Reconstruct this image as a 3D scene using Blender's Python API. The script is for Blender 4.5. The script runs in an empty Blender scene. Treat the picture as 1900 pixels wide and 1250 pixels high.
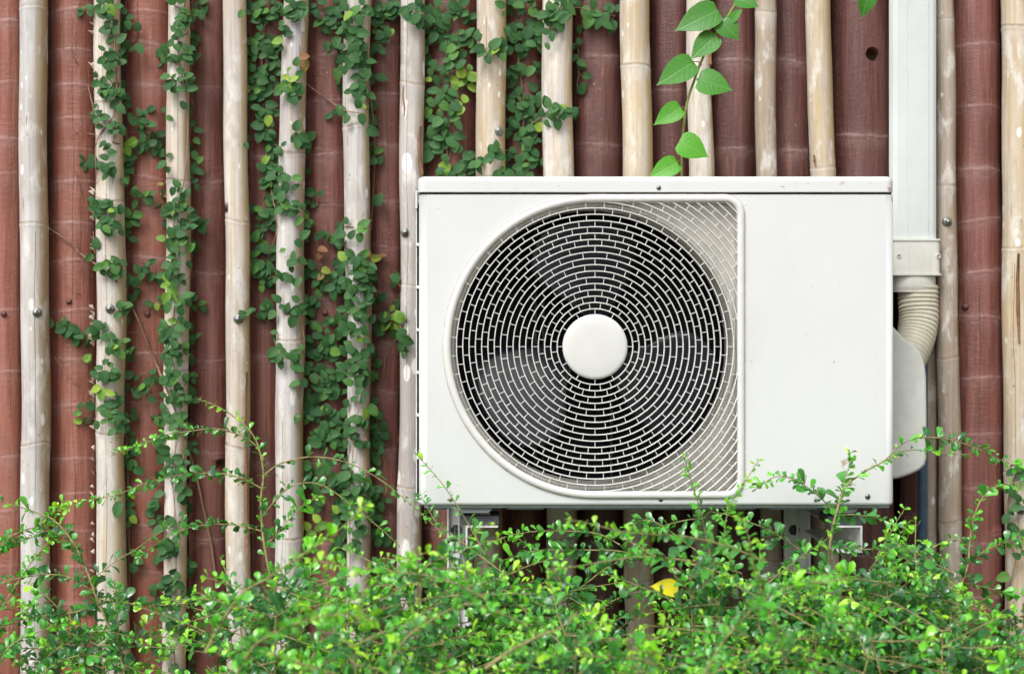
import bpy, bmesh, math, random
import numpy as np
from mathutils import Vector, Matrix
R = math.radians
rng = np.random.default_rng(7)
random.seed(7)
SC = bpy.context.scene
COL = SC.collection

# ------------------------------------------------------------------ camera, sky, sun, exposure
CAMY, CAMZ, LENS = -3.0, 1.30, 54.0
cd = bpy.data.cameras.new('camera'); cam = bpy.data.objects.new('camera', cd); COL.objects.link(cam)
cam.location = (0, CAMY, CAMZ); cam.rotation_euler = (R(90), 0, 0)
cd.lens = LENS; cd.sensor_width = 36; cd.clip_end = 200
cd.dof.use_dof = True; cd.dof.focus_distance = 2.64; cd.dof.aperture_fstop = 3.9
SC.camera = cam
SUN_EL, SUN_AZ = 48, -30          # azimuth: degrees left of the direction behind the camera
w = bpy.data.worlds.new('World'); SC.world = w; w.use_nodes = True
nt = w.node_tree; bg = nt.nodes['Background']
sky = nt.nodes.new('ShaderNodeTexSky'); sky.sky_type = 'NISHITA'; sky.sun_disc = False
sky.sun_elevation = R(SUN_EL); sky.sun_rotation = R(180 - SUN_AZ); sky.air_density = 1.0; sky.dust_density = 4.0; sky.ozone_density = 0.6
hs = nt.nodes.new('ShaderNodeHueSaturation'); hs.inputs['Saturation'].default_value = 0.12
nt.links.new(sky.outputs[0], hs.inputs['Color']); nt.links.new(hs.outputs[0], bg.inputs['Color'])
bg.inputs['Strength'].default_value = 0.148
sl = bpy.data.lights.new('sun', 'SUN'); sl.energy = 1.15; sl.angle = R(24); sl.color = (1.0, 0.975, 0.94)
so = bpy.data.objects.new('sun', sl); COL.objects.link(so)
az = R(SUN_AZ)
sd = Vector((math.sin(az)*math.cos(R(SUN_EL)), -math.cos(az)*math.cos(R(SUN_EL)), math.sin(R(SUN_EL))))
so.rotation_euler = sd.to_track_quat('Z', 'Y').to_euler(); so.location = sd*5
SC.view_settings.view_transform = 'Standard'; SC.view_settings.look = 'None'
SC.view_settings.exposure = 0.58; SC.view_settings.gamma = 1

K = 36.0/LENS/1900.0                # metres per photo pixel at one metre
def X(px, D): return (px-950)*K*D
def Z(py, D): return CAMZ-(py-625)*K*D
def W(px, D): return px*K*D
def PT(px, py, y): D = y-CAMY; return Vector((X(px, D), y, Z(py, D)))

# ------------------------------------------------------------------ object helpers
def tag(o, label=None, cat=None, group=None, kind=None):
    if label: o['label'] = label
    if cat: o['category'] = cat
    if group: o['group'] = group
    if kind: o['kind'] = kind
    return o
def empty(name, loc=(0, 0, 0)):
    o = bpy.data.objects.new(name, None); o.empty_display_size = .05; o.location = loc; COL.objects.link(o); return o
def link(name, me, mats, parent=None, loc=(0, 0, 0)):
    o = bpy.data.objects.new(name, me); COL.objects.link(o); o.location = loc
    if me is not None and mats and not me.materials:
        for m in (mats if isinstance(mats, (list, tuple)) else [mats]): me.materials.append(m)
    if parent: o.parent = parent
    return o
class MB:
    """collects shapes into one mesh"""
    def __init__(s): s.v = []; s.f = []; s.m = []; s.s = []
    def add(s, vs, fs, smooth=True, mi=0):
        b = len(s.v); s.v.extend([tuple(p) for p in vs])
        for f in fs: s.f.append(tuple(b+i for i in f)); s.m.append(mi); s.s.append(smooth)
    def box(s, a, b, mi=0, bev=0.0):
        (x0, y0, z0), (x1, y1, z1) = a, b
        if bev > 0:
            bm = bmesh.new(); bmesh.ops.create_cube(bm, size=1)
            for v in bm.verts: v.co = Vector(((x0+x1)/2+v.co.x*(x1-x0), (y0+y1)/2+v.co.y*(y1-y0), (z0+z1)/2+v.co.z*(z1-z0)))
            bmesh.ops.bevel(bm, geom=bm.edges[:], offset=bev, segments=3, affect='EDGES', profile=.5)
            s.addbm(bm, mi, True); return
        vs = [(x, y, z) for z in (z0, z1) for y in (y0, y1) for x in (x0, x1)]
        s.add(vs, [(0, 2, 3, 1), (4, 5, 7, 6), (0, 1, 5, 4), (2, 6, 7, 3), (0, 4, 6, 2), (1, 3, 7, 5)], False, mi)
    def addbm(s, bm, mi=0, smooth=True):
        bm.verts.index_update()
        s.add([v.co for v in bm.verts], [[v.index for v in f.verts] for f in bm.faces], smooth, mi); bm.free()
    def tube(s, pts, rad, n=6, mi=0, cap=True, squash=None):
        pts = [Vector(p) for p in pts]; m = len(pts)
        if not hasattr(rad, '__len__'): rad = [rad]*m
        vs = []; up = Vector((0.13, 1, 0.21)).normalized()
        for i, p in enumerate(pts):
            t = (pts[min(i+1, m-1)]-pts[max(i-1, 0)]).normalized()
            a = t.cross(up)
            if a.length < .05: a = t.cross(Vector((1, 0, 0)))
            a.normalize(); b = t.cross(a).normalized()
            for k in range(n):
                q = 2*math.pi*k/n; vs.append(p+(a*math.cos(q)+b*math.sin(q))*rad[i])
        fs = [(i*n+k, i*n+(k+1) % n, (i+1)*n+(k+1) % n, (i+1)*n+k) for i in range(m-1) for k in range(n)]
        if cap: fs += [tuple(range(n)), tuple((m-1)*n+k for k in reversed(range(n)))]
        s.add(vs, fs, True, mi)
    def lathe_y(s, c, prof, n=20, mi=0):
        """prof: list of (radius, y) turned about the y axis through c"""
        vs = []
        for r, y in prof:
            for k in range(n):
                q = 2*math.pi*k/n; vs.append((c[0]+r*math.cos(q), c[1]+y, c[2]+r*math.sin(q)))
        fs = [(i*n+k, (i+1)*n+k, (i+1)*n+(k+1) % n, i*n+(k+1) % n) for i in range(len(prof)-1) for k in range(n)]
        s.add(vs, fs, True, mi)
    def prism_y(s, outline, y0, y1, mi=0, bev=0.0, seg=3):
        """outline: list of (x,z); extruded from y0 (front) to y1"""
        bm = bmesh.new()
        f = [bm.verts.new((x, y0, z)) for x, z in outline]; b = [bm.verts.new((x, y1, z)) for x, z in outline]
        n = len(f); ff = bm.faces.new(f); bm.faces.new(b[::-1])
        for i in range(n): bm.faces.new((f[i], b[i], b[(i+1) % n], f[(i+1) % n]))
        bmesh.ops.recalc_face_normals(bm, faces=bm.faces[:])
        if bev: bmesh.ops.bevel(bm, geom=[e for e in ff.edges], offset=bev, segments=seg, affect='EDGES', profile=.5)
        s.addbm(bm, mi, bev > 0)
    def build(s, name, mats, parent=None, wn=False, loc=(0, 0, 0)):
        me = bpy.data.meshes.new(name)
        L = Vector(loc)
        me.from_pydata([(p[0]-L.x, p[1]-L.y, p[2]-L.z) for p in s.v], [], s.f); me.update()
        me.polygons.foreach_set('use_smooth', s.s); me.polygons.foreach_set('material_index', s.m)
        o = link(name, me, mats, parent, loc)
        if wn: wnmod(o)
        return o
def wnmod(o):
    m = o.modifiers.new('wn', 'WEIGHTED_NORMAL'); m.weight = 60; m.keep_sharp = True

# ------------------------------------------------------------------ materials
class Nd:
    def __init__(s, name):
        s.m = bpy.data.materials.new(name); s.m.use_nodes = True; s.t = s.m.node_tree; s.b = s.t.nodes['Principled BSDF']; s.out = s.t.nodes['Material Output']
    def n(s, ty, **kw):
        o = s.t.nodes.new('ShaderNode'+ty)
        for k, v in kw.items(): setattr(o, k, v)
        return o
    def l(s, a, b): s.t.links.new(a, b)
    def put(s, sock, v):
        if isinstance(v, bpy.types.NodeSocket): s.l(v, sock)
        else: sock.default_value = v
    def math(s, op, a, b=0.0, c=None, clamp=False):
        o = s.n('Math', operation=op); o.use_clamp = clamp; s.put(o.inputs[0], a); s.put(o.inputs[1], b)
        if c is not None: s.put(o.inputs[2], c)
        return o.outputs[0]
    def mix(s, f, a, b, mode='MIX'):
        o = s.n('Mix', data_type='RGBA', blend_type=mode); s.put(o.inputs[0], f)
        for q, v in ((6, a), (7, b)): s.put(o.inputs[q], (*v, 1) if isinstance(v, tuple) and len(v) == 3 else v)
        return o.outputs[2]
    def coords(s, scale=(1, 1, 1), rnd=True):
        tc = s.n('TexCoord'); v = tc.outputs['Object']
        mp = s.n('Mapping'); s.l(v, mp.inputs[0]); mp.inputs['Scale'].default_value = scale
        if rnd:
            oi = s.n('ObjectInfo'); mu = s.math('MULTIPLY', oi.outputs['Random'], 37.0); cb = s.n('CombineXYZ')
            for i in range(3): s.l(mu, cb.inputs[i])
            s.l(cb.outputs[0], mp.inputs['Location'])
        return mp.outputs[0]
    def noise(s, vec, scale=1, detail=4, rough=.55):
        o = s.n('TexNoise'); s.l(vec, o.inputs['Vector']); o.inputs['Scale'].default_value = scale; o.inputs['Detail'].default_value = detail; o.inputs['Roughness'].default_value = rough
        return o.outputs['Fac']
    def ramp(s, f, stops):
        o = s.n('ValToRGB'); s.l(f, o.inputs[0]); e = o.color_ramp.elements
        while len(e) < len(stops): e.new(.5)
        for q, (p, c) in zip(e, stops): q.position = p; q.color = (*c, 1) if len(c) == 3 else c
        return o.outputs[0]
    def rng(s, f, a, b, c=0.0, d=1.0):
        o = s.n('MapRange'); s.put(o.inputs[0], f); o.inputs[1].default_value = a; o.inputs[2].default_value = b; o.inputs[3].default_value = c; o.inputs[4].default_value = d
        return o.outputs[0]
    def attr(s, name):
        o = s.n('Attribute'); o.attribute_name = name; return o.outputs['Fac']
    def bump(s, h, strength=.3, dist=.002):
        o = s.n('Bump'); o.inputs['Strength'].default_value = strength; o.inputs['Distance'].default_value = dist; s.l(h, o.inputs['Height']); s.l(o.outputs[0], s.b.inputs['Normal'])
    def fin(s, col, rough=.5, spec=.5, metal=0):
        s.put(s.b.inputs['Base Color'], (*col, 1) if isinstance(col, tuple) else col); s.put(s.b.inputs['Roughness'], rough)
        s.b.inputs['Specular IOR Level'].default_value = spec; s.b.inputs['Metallic'].default_value = metal
        return s.m

def bamboo_mat(name, pale, tan, tanmix=.35, spots=1.0, scars=1.0):
    d = Nd(name); tc = d.n('TexCoord'); xyz = d.n('SeparateXYZ'); d.l(tc.outputs['Object'], xyz.inputs[0])
    big = d.noise(d.coords((9, 9, 3.2)), 1, 4); fine = d.noise(d.coords((190, 190, 5)), 1, 3); med = d.noise(d.coords((45, 45, 9)), 1, 5)
    grey = tuple(c*.74 for c in pale[:2])+(pale[2]*.81,)
    c = d.mix(d.rng(big, .35, .65), pale, grey)
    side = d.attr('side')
    tf = d.math('ADD', d.rng(med, .42, .72, 0, tanmix*1.2), d.rng(d.math('ADD', side, d.math('MULTIPLY', big, .5)), .70, 1.12, 0, .85), clamp=True)  # tan mixes in towards the right side of the pole
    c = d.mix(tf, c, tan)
    c = d.mix(d.rng(fine, .40, .68, 0, .42), c, tuple(q*.70 for q in tan))
    fib = d.noise(d.coords((420, 420, 9)), 1, 2, .6); c = d.mix(d.rng(fib, .60, .72, 0, .30), c, (.27, .19, .11))
    st2 = d.noise(d.coords((75, 75, 2.2)), 1, 3, .5); c = d.mix(d.rng(st2, .52, .70, 0, .5), c, tan)
    dirt = d.noise(d.coords((28, 28, 10)), 1, 7, .75); c = d.mix(d.rng(dirt, .53, .68, 0, .5), c, (.33, .29, .245))
    wht = d.noise(d.coords((38, 38, 13)), 1, 5, .65); c = d.mix(d.rng(wht, .54, .64, 0, .55), c, (.74, .72, .68))
    mot = d.noise(d.coords((70, 70, 40)), 1, 6, .7); c = d.mix(d.rng(mot, .55, .75, 0, .35), c, (.30, .25, .19))
    vo = d.n('TexVoronoi'); d.l(d.coords((52, 52, 24)), vo.inputs[0]); vo.inputs['Scale'].default_value = 1; vo.inputs['Randomness'].default_value = 1
    sp = d.n('SeparateColor'); d.l(vo.outputs['Color'], sp.inputs[0])
    thr = d.rng(sp.outputs[0], .62, 1, 0, .36*spots)
    wob = d.math('ADD', vo.outputs['Distance'], d.math('MULTIPLY', d.math('SUBTRACT', dirt, .5), .9))
    sf = d.math('MULTIPLY', d.rng(d.math('SUBTRACT', thr, wob), -.02, .05), .85)
    c = d.mix(sf, c, (.80, .79, .75))
    sc = d.noise(d.coords((85, 85, 7)), 1, 2, .5); c = d.mix(d.rng(sc, .735, .755, 0, scars), c, (.20, .085, .05))
    dots = d.noise(d.coords((170, 170, 130)), 1, 1); c = d.mix(d.rng(dots, .76, .80, 0, .85), c, (.10, .07, .05))
    nd = d.attr('node'); c = d.mix(d.rng(d.math('MULTIPLY', nd, d.rng(mot, .3, .6, .5, 1.3)), .18, .60, 0, .85), c, (.27, .19, .12))
    nb = d.attr('bloom'); c = d.mix(d.math('MULTIPLY', nb, d.rng(dirt, .4, .6, .1, .55)), c, (.66, .645, .61))
    ck = d.rng(d.math('ABSOLUTE', d.attr('crack')), .0002, .0008, 1, 0); c = d.mix(d.math('MULTIPLY', ck, d.rng(med, .3, .5, .2, .9)), c, (.06, .035, .02))
    h = d.math('ADD', d.math('MULTIPLY', fine, .6), d.math('MULTIPLY', mot, .6)); d.bump(h, .35, .0012)
    return d.fin(c, d.rng(mot, .3, .7, .42, .62), .35)

def paint_mat(name, base, fade):
    d = Nd(name); streak = d.noise(d.coords((60, 60, 2.6)), 1, 4); big = d.noise(d.coords((14, 14, 4)), 1, 5, .6); fine = d.noise(d.coords((230, 230, 14)), 1, 3)
    c = d.mix(d.rng(streak, .44, .56, 0, .85), base, fade)
    c = d.mix(d.rng(big, .45, .7, 0, .7), c, tuple(q*.72 for q in base))
    c = d.mix(d.rng(fine, .55, .8, 0, .35), c, tuple(min(1, q*1.7) for q in fade))
    speck = d.noise(d.coords((150, 150, 110)), 1, 3, .6); c = d.mix(d.rng(speck, .70, .76, 0, .7), c, (.48, .36, .30))
    dk = d.noise(d.coords((120, 120, 60)), 1, 3, .6); c = d.mix(d.rng(dk, .70, .74, 0, .8), c, (.05, .02, .015))
    orange = d.noise(d.coords((40, 40, 5)), 1, 3, .5); c = d.mix(d.rng(orange, .66, .70, 0, .55), c, (.34, .13, .06))
    brk = d.noise(d.coords((55, 55, 160)), 1, 5, .75)
    nd = d.attr('node'); c = d.mix(d.math('MULTIPLY', nd, d.rng(brk, .48, .70, .0, .5)), c, (.46, .33, .30))
    bl = d.attr('bloom'); c = d.mix(d.math('MULTIPLY', bl, d.rng(brk, .35, .7, .10, .58)), c, (.42, .28, .26))
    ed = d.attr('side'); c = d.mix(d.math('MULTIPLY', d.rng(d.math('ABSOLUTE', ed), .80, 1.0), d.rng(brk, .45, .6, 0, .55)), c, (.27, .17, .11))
    ck = d.rng(d.math('ABSOLUTE', d.attr('crack')), .0002, .0009, 1, 0); c = d.mix(d.math('MULTIPLY', ck, d.rng(big, .3, .5, .35, .95)), c, (.02, .01, .008))
    d.bump(d.math('ADD', d.math('ADD', fine, streak), d.math('ADD', brk, d.math('MULTIPLY', big, 2.5))), .7, .0018)
    return d.fin(c, d.rng(big, .3, .7, .36, .58), .5)

def plain(name, col, rough=.5, spec=.5, metal=0, var=.08, bump=0, sc=60, dirt=None):
    d = Nd(name); nz = d.noise(d.coords((sc, sc, sc), False), 1, 5)
    c = d.mix(d.rng(nz, .3, .7), tuple(q*(1-var) for q in col), tuple(min(1, q*(1+var)) for q in col))
    if dirt:
        dn = d.noise(d.coords((sc*.35, sc*.35, sc*.12), False), 1, 6, .7); c = d.mix(d.rng(dn, .52, .78, 0, dirt[1]), c, dirt[0])
    if bump: d.bump(nz, bump, .001)
    return d.fin(c, rough, spec, metal)

def casing_mat():
    d = Nd('casing_paint'); nz = d.noise(d.coords((7, 7, 5), False), 1, 4); fi = d.noise(d.coords((420, 420, 420), False), 1, 2)
    c = d.mix(d.rng(nz, .3, .7), (.625, .642, .638), (.65, .66, .655))
    dn = d.noise(d.coords((16, 16, 5), False), 1, 6, .7); c = d.mix(d.rng(dn, .54, .78, 0, .30), c, (.52, .49, .43))
    sp = d.noise(d.coords((110, 110, 110), False), 1, 1); c = d.mix(d.rng(sp, .785, .80, 0, .6), c, (.30, .25, .2))
    tc = d.n('TexCoord'); ru = d.noise(d.coords((330, 330, 330), False), 1, 4, .7)
    for (px, py, y, r) in ((1650, 352, -.42, .012), (1563, 340, -.42, .010), (1657, 370, -.415, .012), (1566, 858, -.42, .013), (1560, 342, -.425, .006)):
        dist = d.n('VectorMath', operation='DISTANCE'); d.l(tc.outputs['Object'], dist.inputs[0]); dist.inputs[1].default_value = PT(px, py, y)
        m = d.math('MULTIPLY', d.rng(dist.outputs['Value'], 0, r, 1, 0), 1.0)
        c = d.mix(d.rng(d.math('ADD', m, ru), 1.02, 1.3, 0, .75), c, (.36, .17, .08))
    d.bump(fi, .12, .0004)
    return d.fin(c, .34, .45)

def leaf_mat(name, stops, rough=.4, spec=.5, trans=.25, vein=.5, nside=9, blemish=0.0):
    d = Nd(name); tone = d.attr('tone'); uv = d.n('TexCoord'); s = d.n('SeparateXYZ'); d.l(uv.outputs['UV'], s.inputs[0])
    nz = d.noise(d.coords((130, 130, 130), False), 1, 3)
    t = d.math('ADD', tone, d.math('MULTIPLY', d.math('SUBTRACT', nz, .5), .16))
    c = d.ramp(t, stops)
    au = d.math('ABSOLUTE', d.math('SUBTRACT', s.outputs[0], .5))
    mid = d.rng(au, 0, .045, 1, 0)
    wv = d.math('SINE', d.math('MULTIPLY', d.math('SUBTRACT', s.outputs[1], d.math('MULTIPLY', au, .55)), nside*6.283))
    sv = d.rng(wv, .78, 1)
    v = d.math('MAXIMUM', mid, d.math('MULTIPLY', sv, .45))
    lt = d.mix(.35, c, (.30, .42, .16)); c = d.mix(d.math('MULTIPLY', v, vein), c, lt)
    if blemish:
        b = d.noise(d.coords((75, 75, 75), False), 1, 2, .5); c = d.mix(d.rng(b, .70, .76, 0, blemish), c, (.42, .36, .07))
    d.bump(d.math('SUBTRACT', nz, d.math('MULTIPLY', v, .8)), .35, .0010)
    m = d.fin(c, d.rng(nz, .3, .7, rough-.06, rough+.08), spec)
    tr = d.n('BsdfTranslucent'); d.l(d.mix(.45, c, (.35, .55, .05), 'MIX'), tr.inputs['Color'])
    mx = d.n('MixShader'); mx.inputs[0].default_value = trans; d.l(d.b.outputs[0], mx.inputs[1]); d.l(tr.outputs[0], mx.inputs[2]); d.l(mx.outputs[0], d.out.inputs['Surface'])
    return m

M_ivy = leaf_mat('creeper_leaf', [(0, (.020, .080, .026)), (.45, (.050, .145, .042)), (.70, (.11, .26, .042)), (.86, (.27, .40, .05)), (.93, (.24, .15, .05)), (1, (.27, .11, .055))], .50, .20, .12, .34, 6, .30)
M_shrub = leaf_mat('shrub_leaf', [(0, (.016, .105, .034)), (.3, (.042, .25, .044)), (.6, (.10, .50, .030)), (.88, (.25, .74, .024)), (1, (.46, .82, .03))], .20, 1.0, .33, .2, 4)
M_big = leaf_mat('heart_leaf', [(0, (.022, .13, .014)), (.5, (.045, .23, .012)), (1, (.12, .44, .012))], .38, .40, .14, .55, 7, .15)
M_yel = leaf_mat('yellow_leaf', [(0, (.75, .60, .01)), (1, (.85, .75, .03))], .45, .4, .3, .4, 6)
M_twig = plain('twig_bark', (.27, .165, .11), .75, .3, var=.35, bump=.4, sc=300)
M_gstem = plain('green_stem', (.20, .24, .06), .5, .4, var=.3, sc=200)
M_bstem = plain('shrub_stem', (.27, .24, .10), .7, .3, var=.4, bump=.4, sc=160)
M_husk = plain('dry_husk', (.55, .45, .36), .8, .2, var=.35, bump=.5, sc=400)
M_case = casing_mat()
M_pan = plain('pan_metal', (.20, .235, .24), .5, .4, var=.15)
M_plast = plain('grille_plastic', (.66, .655, .635), .42, .4, var=.04, sc=40, dirt=((.45, .40, .33), .22))
M_cap = plain('cap_plastic', (.62, .62, .605), .42, .4, var=.03, sc=30, dirt=((.58, .55, .50), .4))
M_shroud = plain('shroud_metal', (.66, .64, .575), .5, .4, var=.10, sc=30, dirt=((.34, .28, .21), .5))
M_black = plain('fin_black', (.008, .008, .010), .6, .3, var=.3)
M_fan = plain('fan_plastic', (.012, .017, .026), .34, .5, var=.15)
M_dmet = plain('dark_metal', (.06, .065, .07), .45, .5, .3, var=.2)
M_steel = plain('zinc_steel', (.25, .265, .25), .40, .5, .9, var=.25, sc=250, bump=.2)
M_slot = plain('slot_dark', (.02, .02, .02), .6)
M_rub = plain('rubber', (.075, .078, .09), .65, .35, var=.25, bump=.3, sc=200)
M_brk = plain('bracket_paint', (.74, .75, .74), .42, .4, var=.08, sc=30, dirt=((.35, .30, .24), .5))
M_duct = plain('duct_plastic', (.56, .60, .585), .32, .45, var=.04, sc=18, dirt=((.50, .50, .44), .5))
M_cpl = plain('coupler_plastic', (.62, .62, .565), .4, .45, var=.05, sc=30, dirt=((.40, .37, .28), .45))
M_hose = plain('hose_plastic', (.56, .53, .42), .42, .45, var=.07, sc=30, dirt=((.30, .27, .18), .5))
M_valve = plain('valve_plastic', (.55, .56, .52), .5, .4, var=.07, sc=40, bump=.15, dirt=((.68, .68, .63), .5))
M_blue = plain('blue_plastic', (.045, .085, .13), .45, .4, var=.25, sc=60)
M_wall = plain('wall_board', (.035, .016, .012), .85, .2, var=.3)
M_soil = plain('soil', (.09, .06, .04), .95, .2, var=.4, bump=.5, sc=25)
M_nail = plain('painted_nail', (.13, .05, .04), .5, .5, var=.2, sc=200)

# ------------------------------------------------------------------ ground and backing wall
g = MB(); n = 24
vs = [((i/n-.5)*30, (j/n-.5)*30, 0.0) for j in range(n+1) for i in range(n+1)]
g.add(vs, [(j*(n+1)+i, j*(n+1)+i+1, (j+1)*(n+1)+i+1, (j+1)*(n+1)+i) for j in range(n) for i in range(n)])
tag(g.build('ground', M_soil), kind='structure')
b = MB(); b.box((-3.2, .062, 0), (3.2, .16, 2.55))
tag(b.build('wall', M_wall), 'dark brown board wall seen through the chinks behind all the bamboo poles', 'wall')

# ------------------------------------------------------------------ poles
YL, YR = -.062, 0.0        # centre planes of the pale and of the painted poles
DL, DR = YL-CAMY-.02, YR-CAMY-.04
POLES = []                 # (centre fn, radius fn, y) for the surface lookup
def interp(xs, ys, v): return float(np.interp(v, xs, ys))
def make_pole(name, rows, nodes, yc, D, mat, seed, ridge=1.0, crack=None, hole=None, sides=40, tilt=0.0, depthk=1.0):
    """rows: (py, left px, right px); nodes: photo rows of the joints"""
    r_ = random.Random(seed)
    rows = sorted(rows); ys = [r[0] for r in rows]; ls = [r[1] for r in rows]; rs = [r[2] for r in rows]
    def cx(z):
        py = 625+(CAMZ-z)/(K*D); v = min(max(py, -250), 1400)
        l = interp(ys, ls, v); q = interp(ys, rs, v); return X((l+q)/2, D), W((q-l)/2, D)
    nz = [Z(p, D) for p in nodes]
    gap = abs(nz[0]-nz[1]) if len(nz) > 1 else .38
    nz.sort(); 
    while nz[0] > gap*.8: nz.insert(0, nz[0]-gap*r_.uniform(.85, 1.05))
    while nz[-1] < 2.5-gap*.6: nz.append(nz[-1]+gap*r_.uniform(.85, 1.05))
    zs = set(np.round(np.arange(0, 2.501, .02), 4))
    for q in nz:
        for d in (-.016, -.009, -.006, -.0035, -.0015, 0, .0015, .0035, .006, .010, .017): zs.add(round(q+d, 4))
    zs = sorted(z for z in zs if 0 <= z <= 2.5)
    x0, r0 = cx(1.3)
    ph = [r_.uniform(0, 6.28) for _ in range(8)]; nk = {q: (r_.uniform(.35, 1.0), r_.uniform(-.004, .004)) for q in nz}
    V = []; nod = []; blo = []; sid = []; crk = []
    for z in zs:
        c, r = cx(z)
        c += .0016*math.sin(z*7+ph[0])+.0009*math.sin(z*19+ph[1])
        dn = min(nz, key=lambda q: abs(q-z)); d = z-dn
        g = .055*math.exp(-((d+.003)/.0035)**2)-.03*math.exp(-((d-.002)/.0018)**2)+.02*math.exp(-((d-.005)/.0025)**2)+.03*math.exp(-(d/.022)**2)
        rr = r*(.965+ridge*g)
        nm = math.exp(-((d-.0015)/.0034)**2)*nk[dn][0]; bm_ = math.exp(-((d+.003)/(.009 if d > 0 else .017))**2)*(.2+.8*nk[dn][0])
        for k in range(sides):
            a = 2*math.pi*k/sides
            lob = 1+.010*math.sin(3*a+ph[2]+z*1.2)+.007*math.sin(5*a+ph[3]-z*2.1)+.004*math.sin(9*a+ph[4])
            x = math.cos(a)*rr*lob; y = math.sin(a)*rr*lob*depthk
            V.append((c-x0+x, y, z+ ((.0018*math.sin(a*2+ph[5])+nk[dn][1]*math.cos(a)) if abs(d) < .018 else 0)))
            nod.append(nm); blo.append(bm_); sid.append(math.cos(a))
            if crack is not None and crack[1] < z < crack[2]:
                da = (math.degrees(a)-(270+crack[0])+180) % 360-180
                tp_ = min(1, (z-crack[1])/.25, (crack[2]-z)/.25)
                crk.append(math.radians(da)*r+.0014*math.sin(z*11+ph[6])+.0008*math.sin(z*31+ph[7])+(1-tp_)*.0)
            else: crk.append(.5)
    nr = len(zs); F = [(i*sides+k, i*sides+(k+1) % sides, (i+1)*sides+(k+1) % sides, (i+1)*sides+k) for i in range(nr-1) for k in range(sides)]
    F += [tuple(range(sides))[::-1], tuple((nr-1)*sides+k for k in range(sides))]
    me = bpy.data.meshes.new(name); me.from_pydata(V, [], F); me.update()
    for nm_, arr in (('node', nod), ('bloom', blo), ('side', sid), ('crack', crk)):
        at = me.attributes.new(nm_, 'FLOAT', 'POINT'); at.data.foreach_set('value', arr)
    if hole:                                   # drilled hole: open the faces, add a sunk dark tube
        hp = PT(hole[0], hole[1], yc-r0*.9); hx, hz, hr = hp.x-x0, hp.z, W(hole[2], D)
        bm = bmesh.new(); bm.from_mesh(me)
        # refine the neighbourhood, then snap and delete
        near = [e for e in bm.edges if all(v.co.y < 0 and abs(v.co.x-hx) < hr*2.6 and abs(v.co.z-hz) < hr*3 for v in e.verts)]
        bmesh.ops.subdivide_edges(bm, edges=near, cuts=5, use_grid_fill=True)
        kill = [f for f in bm.faces if f.calc_center_median().y < 0 and math.hypot(f.calc_center_median().x-hx, f.calc_center_median().z-hz) < hr*.98]
        bmesh.ops.delete(bm, geom=kill, context='FACES')
        for v in bm.verts:
            if v.co.y < 0 and v.is_boundary:
                a = math.atan2(v.co.z-hz, v.co.x-hx); v.co.x = hx+hr*math.cos(a); v.co.z = hz+hr*math.sin(a)
        bm.to_mesh(me); bm.free()
    me.polygons.foreach_set('use_smooth', [True]*len(me.polygons))
    o = link(name, me, mat, None, (x0, yc, 0))
    POLES.append((cx, yc, depthk))
    return o
def surf_y(x, z):
    best = .05
    for cx, yc, dk in POLES:
        c, r = cx(z)
        if abs(x-c) < r: best = min(best, yc-math.sqrt(r*r-(x-c)**2)*dk)
    return best

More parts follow.
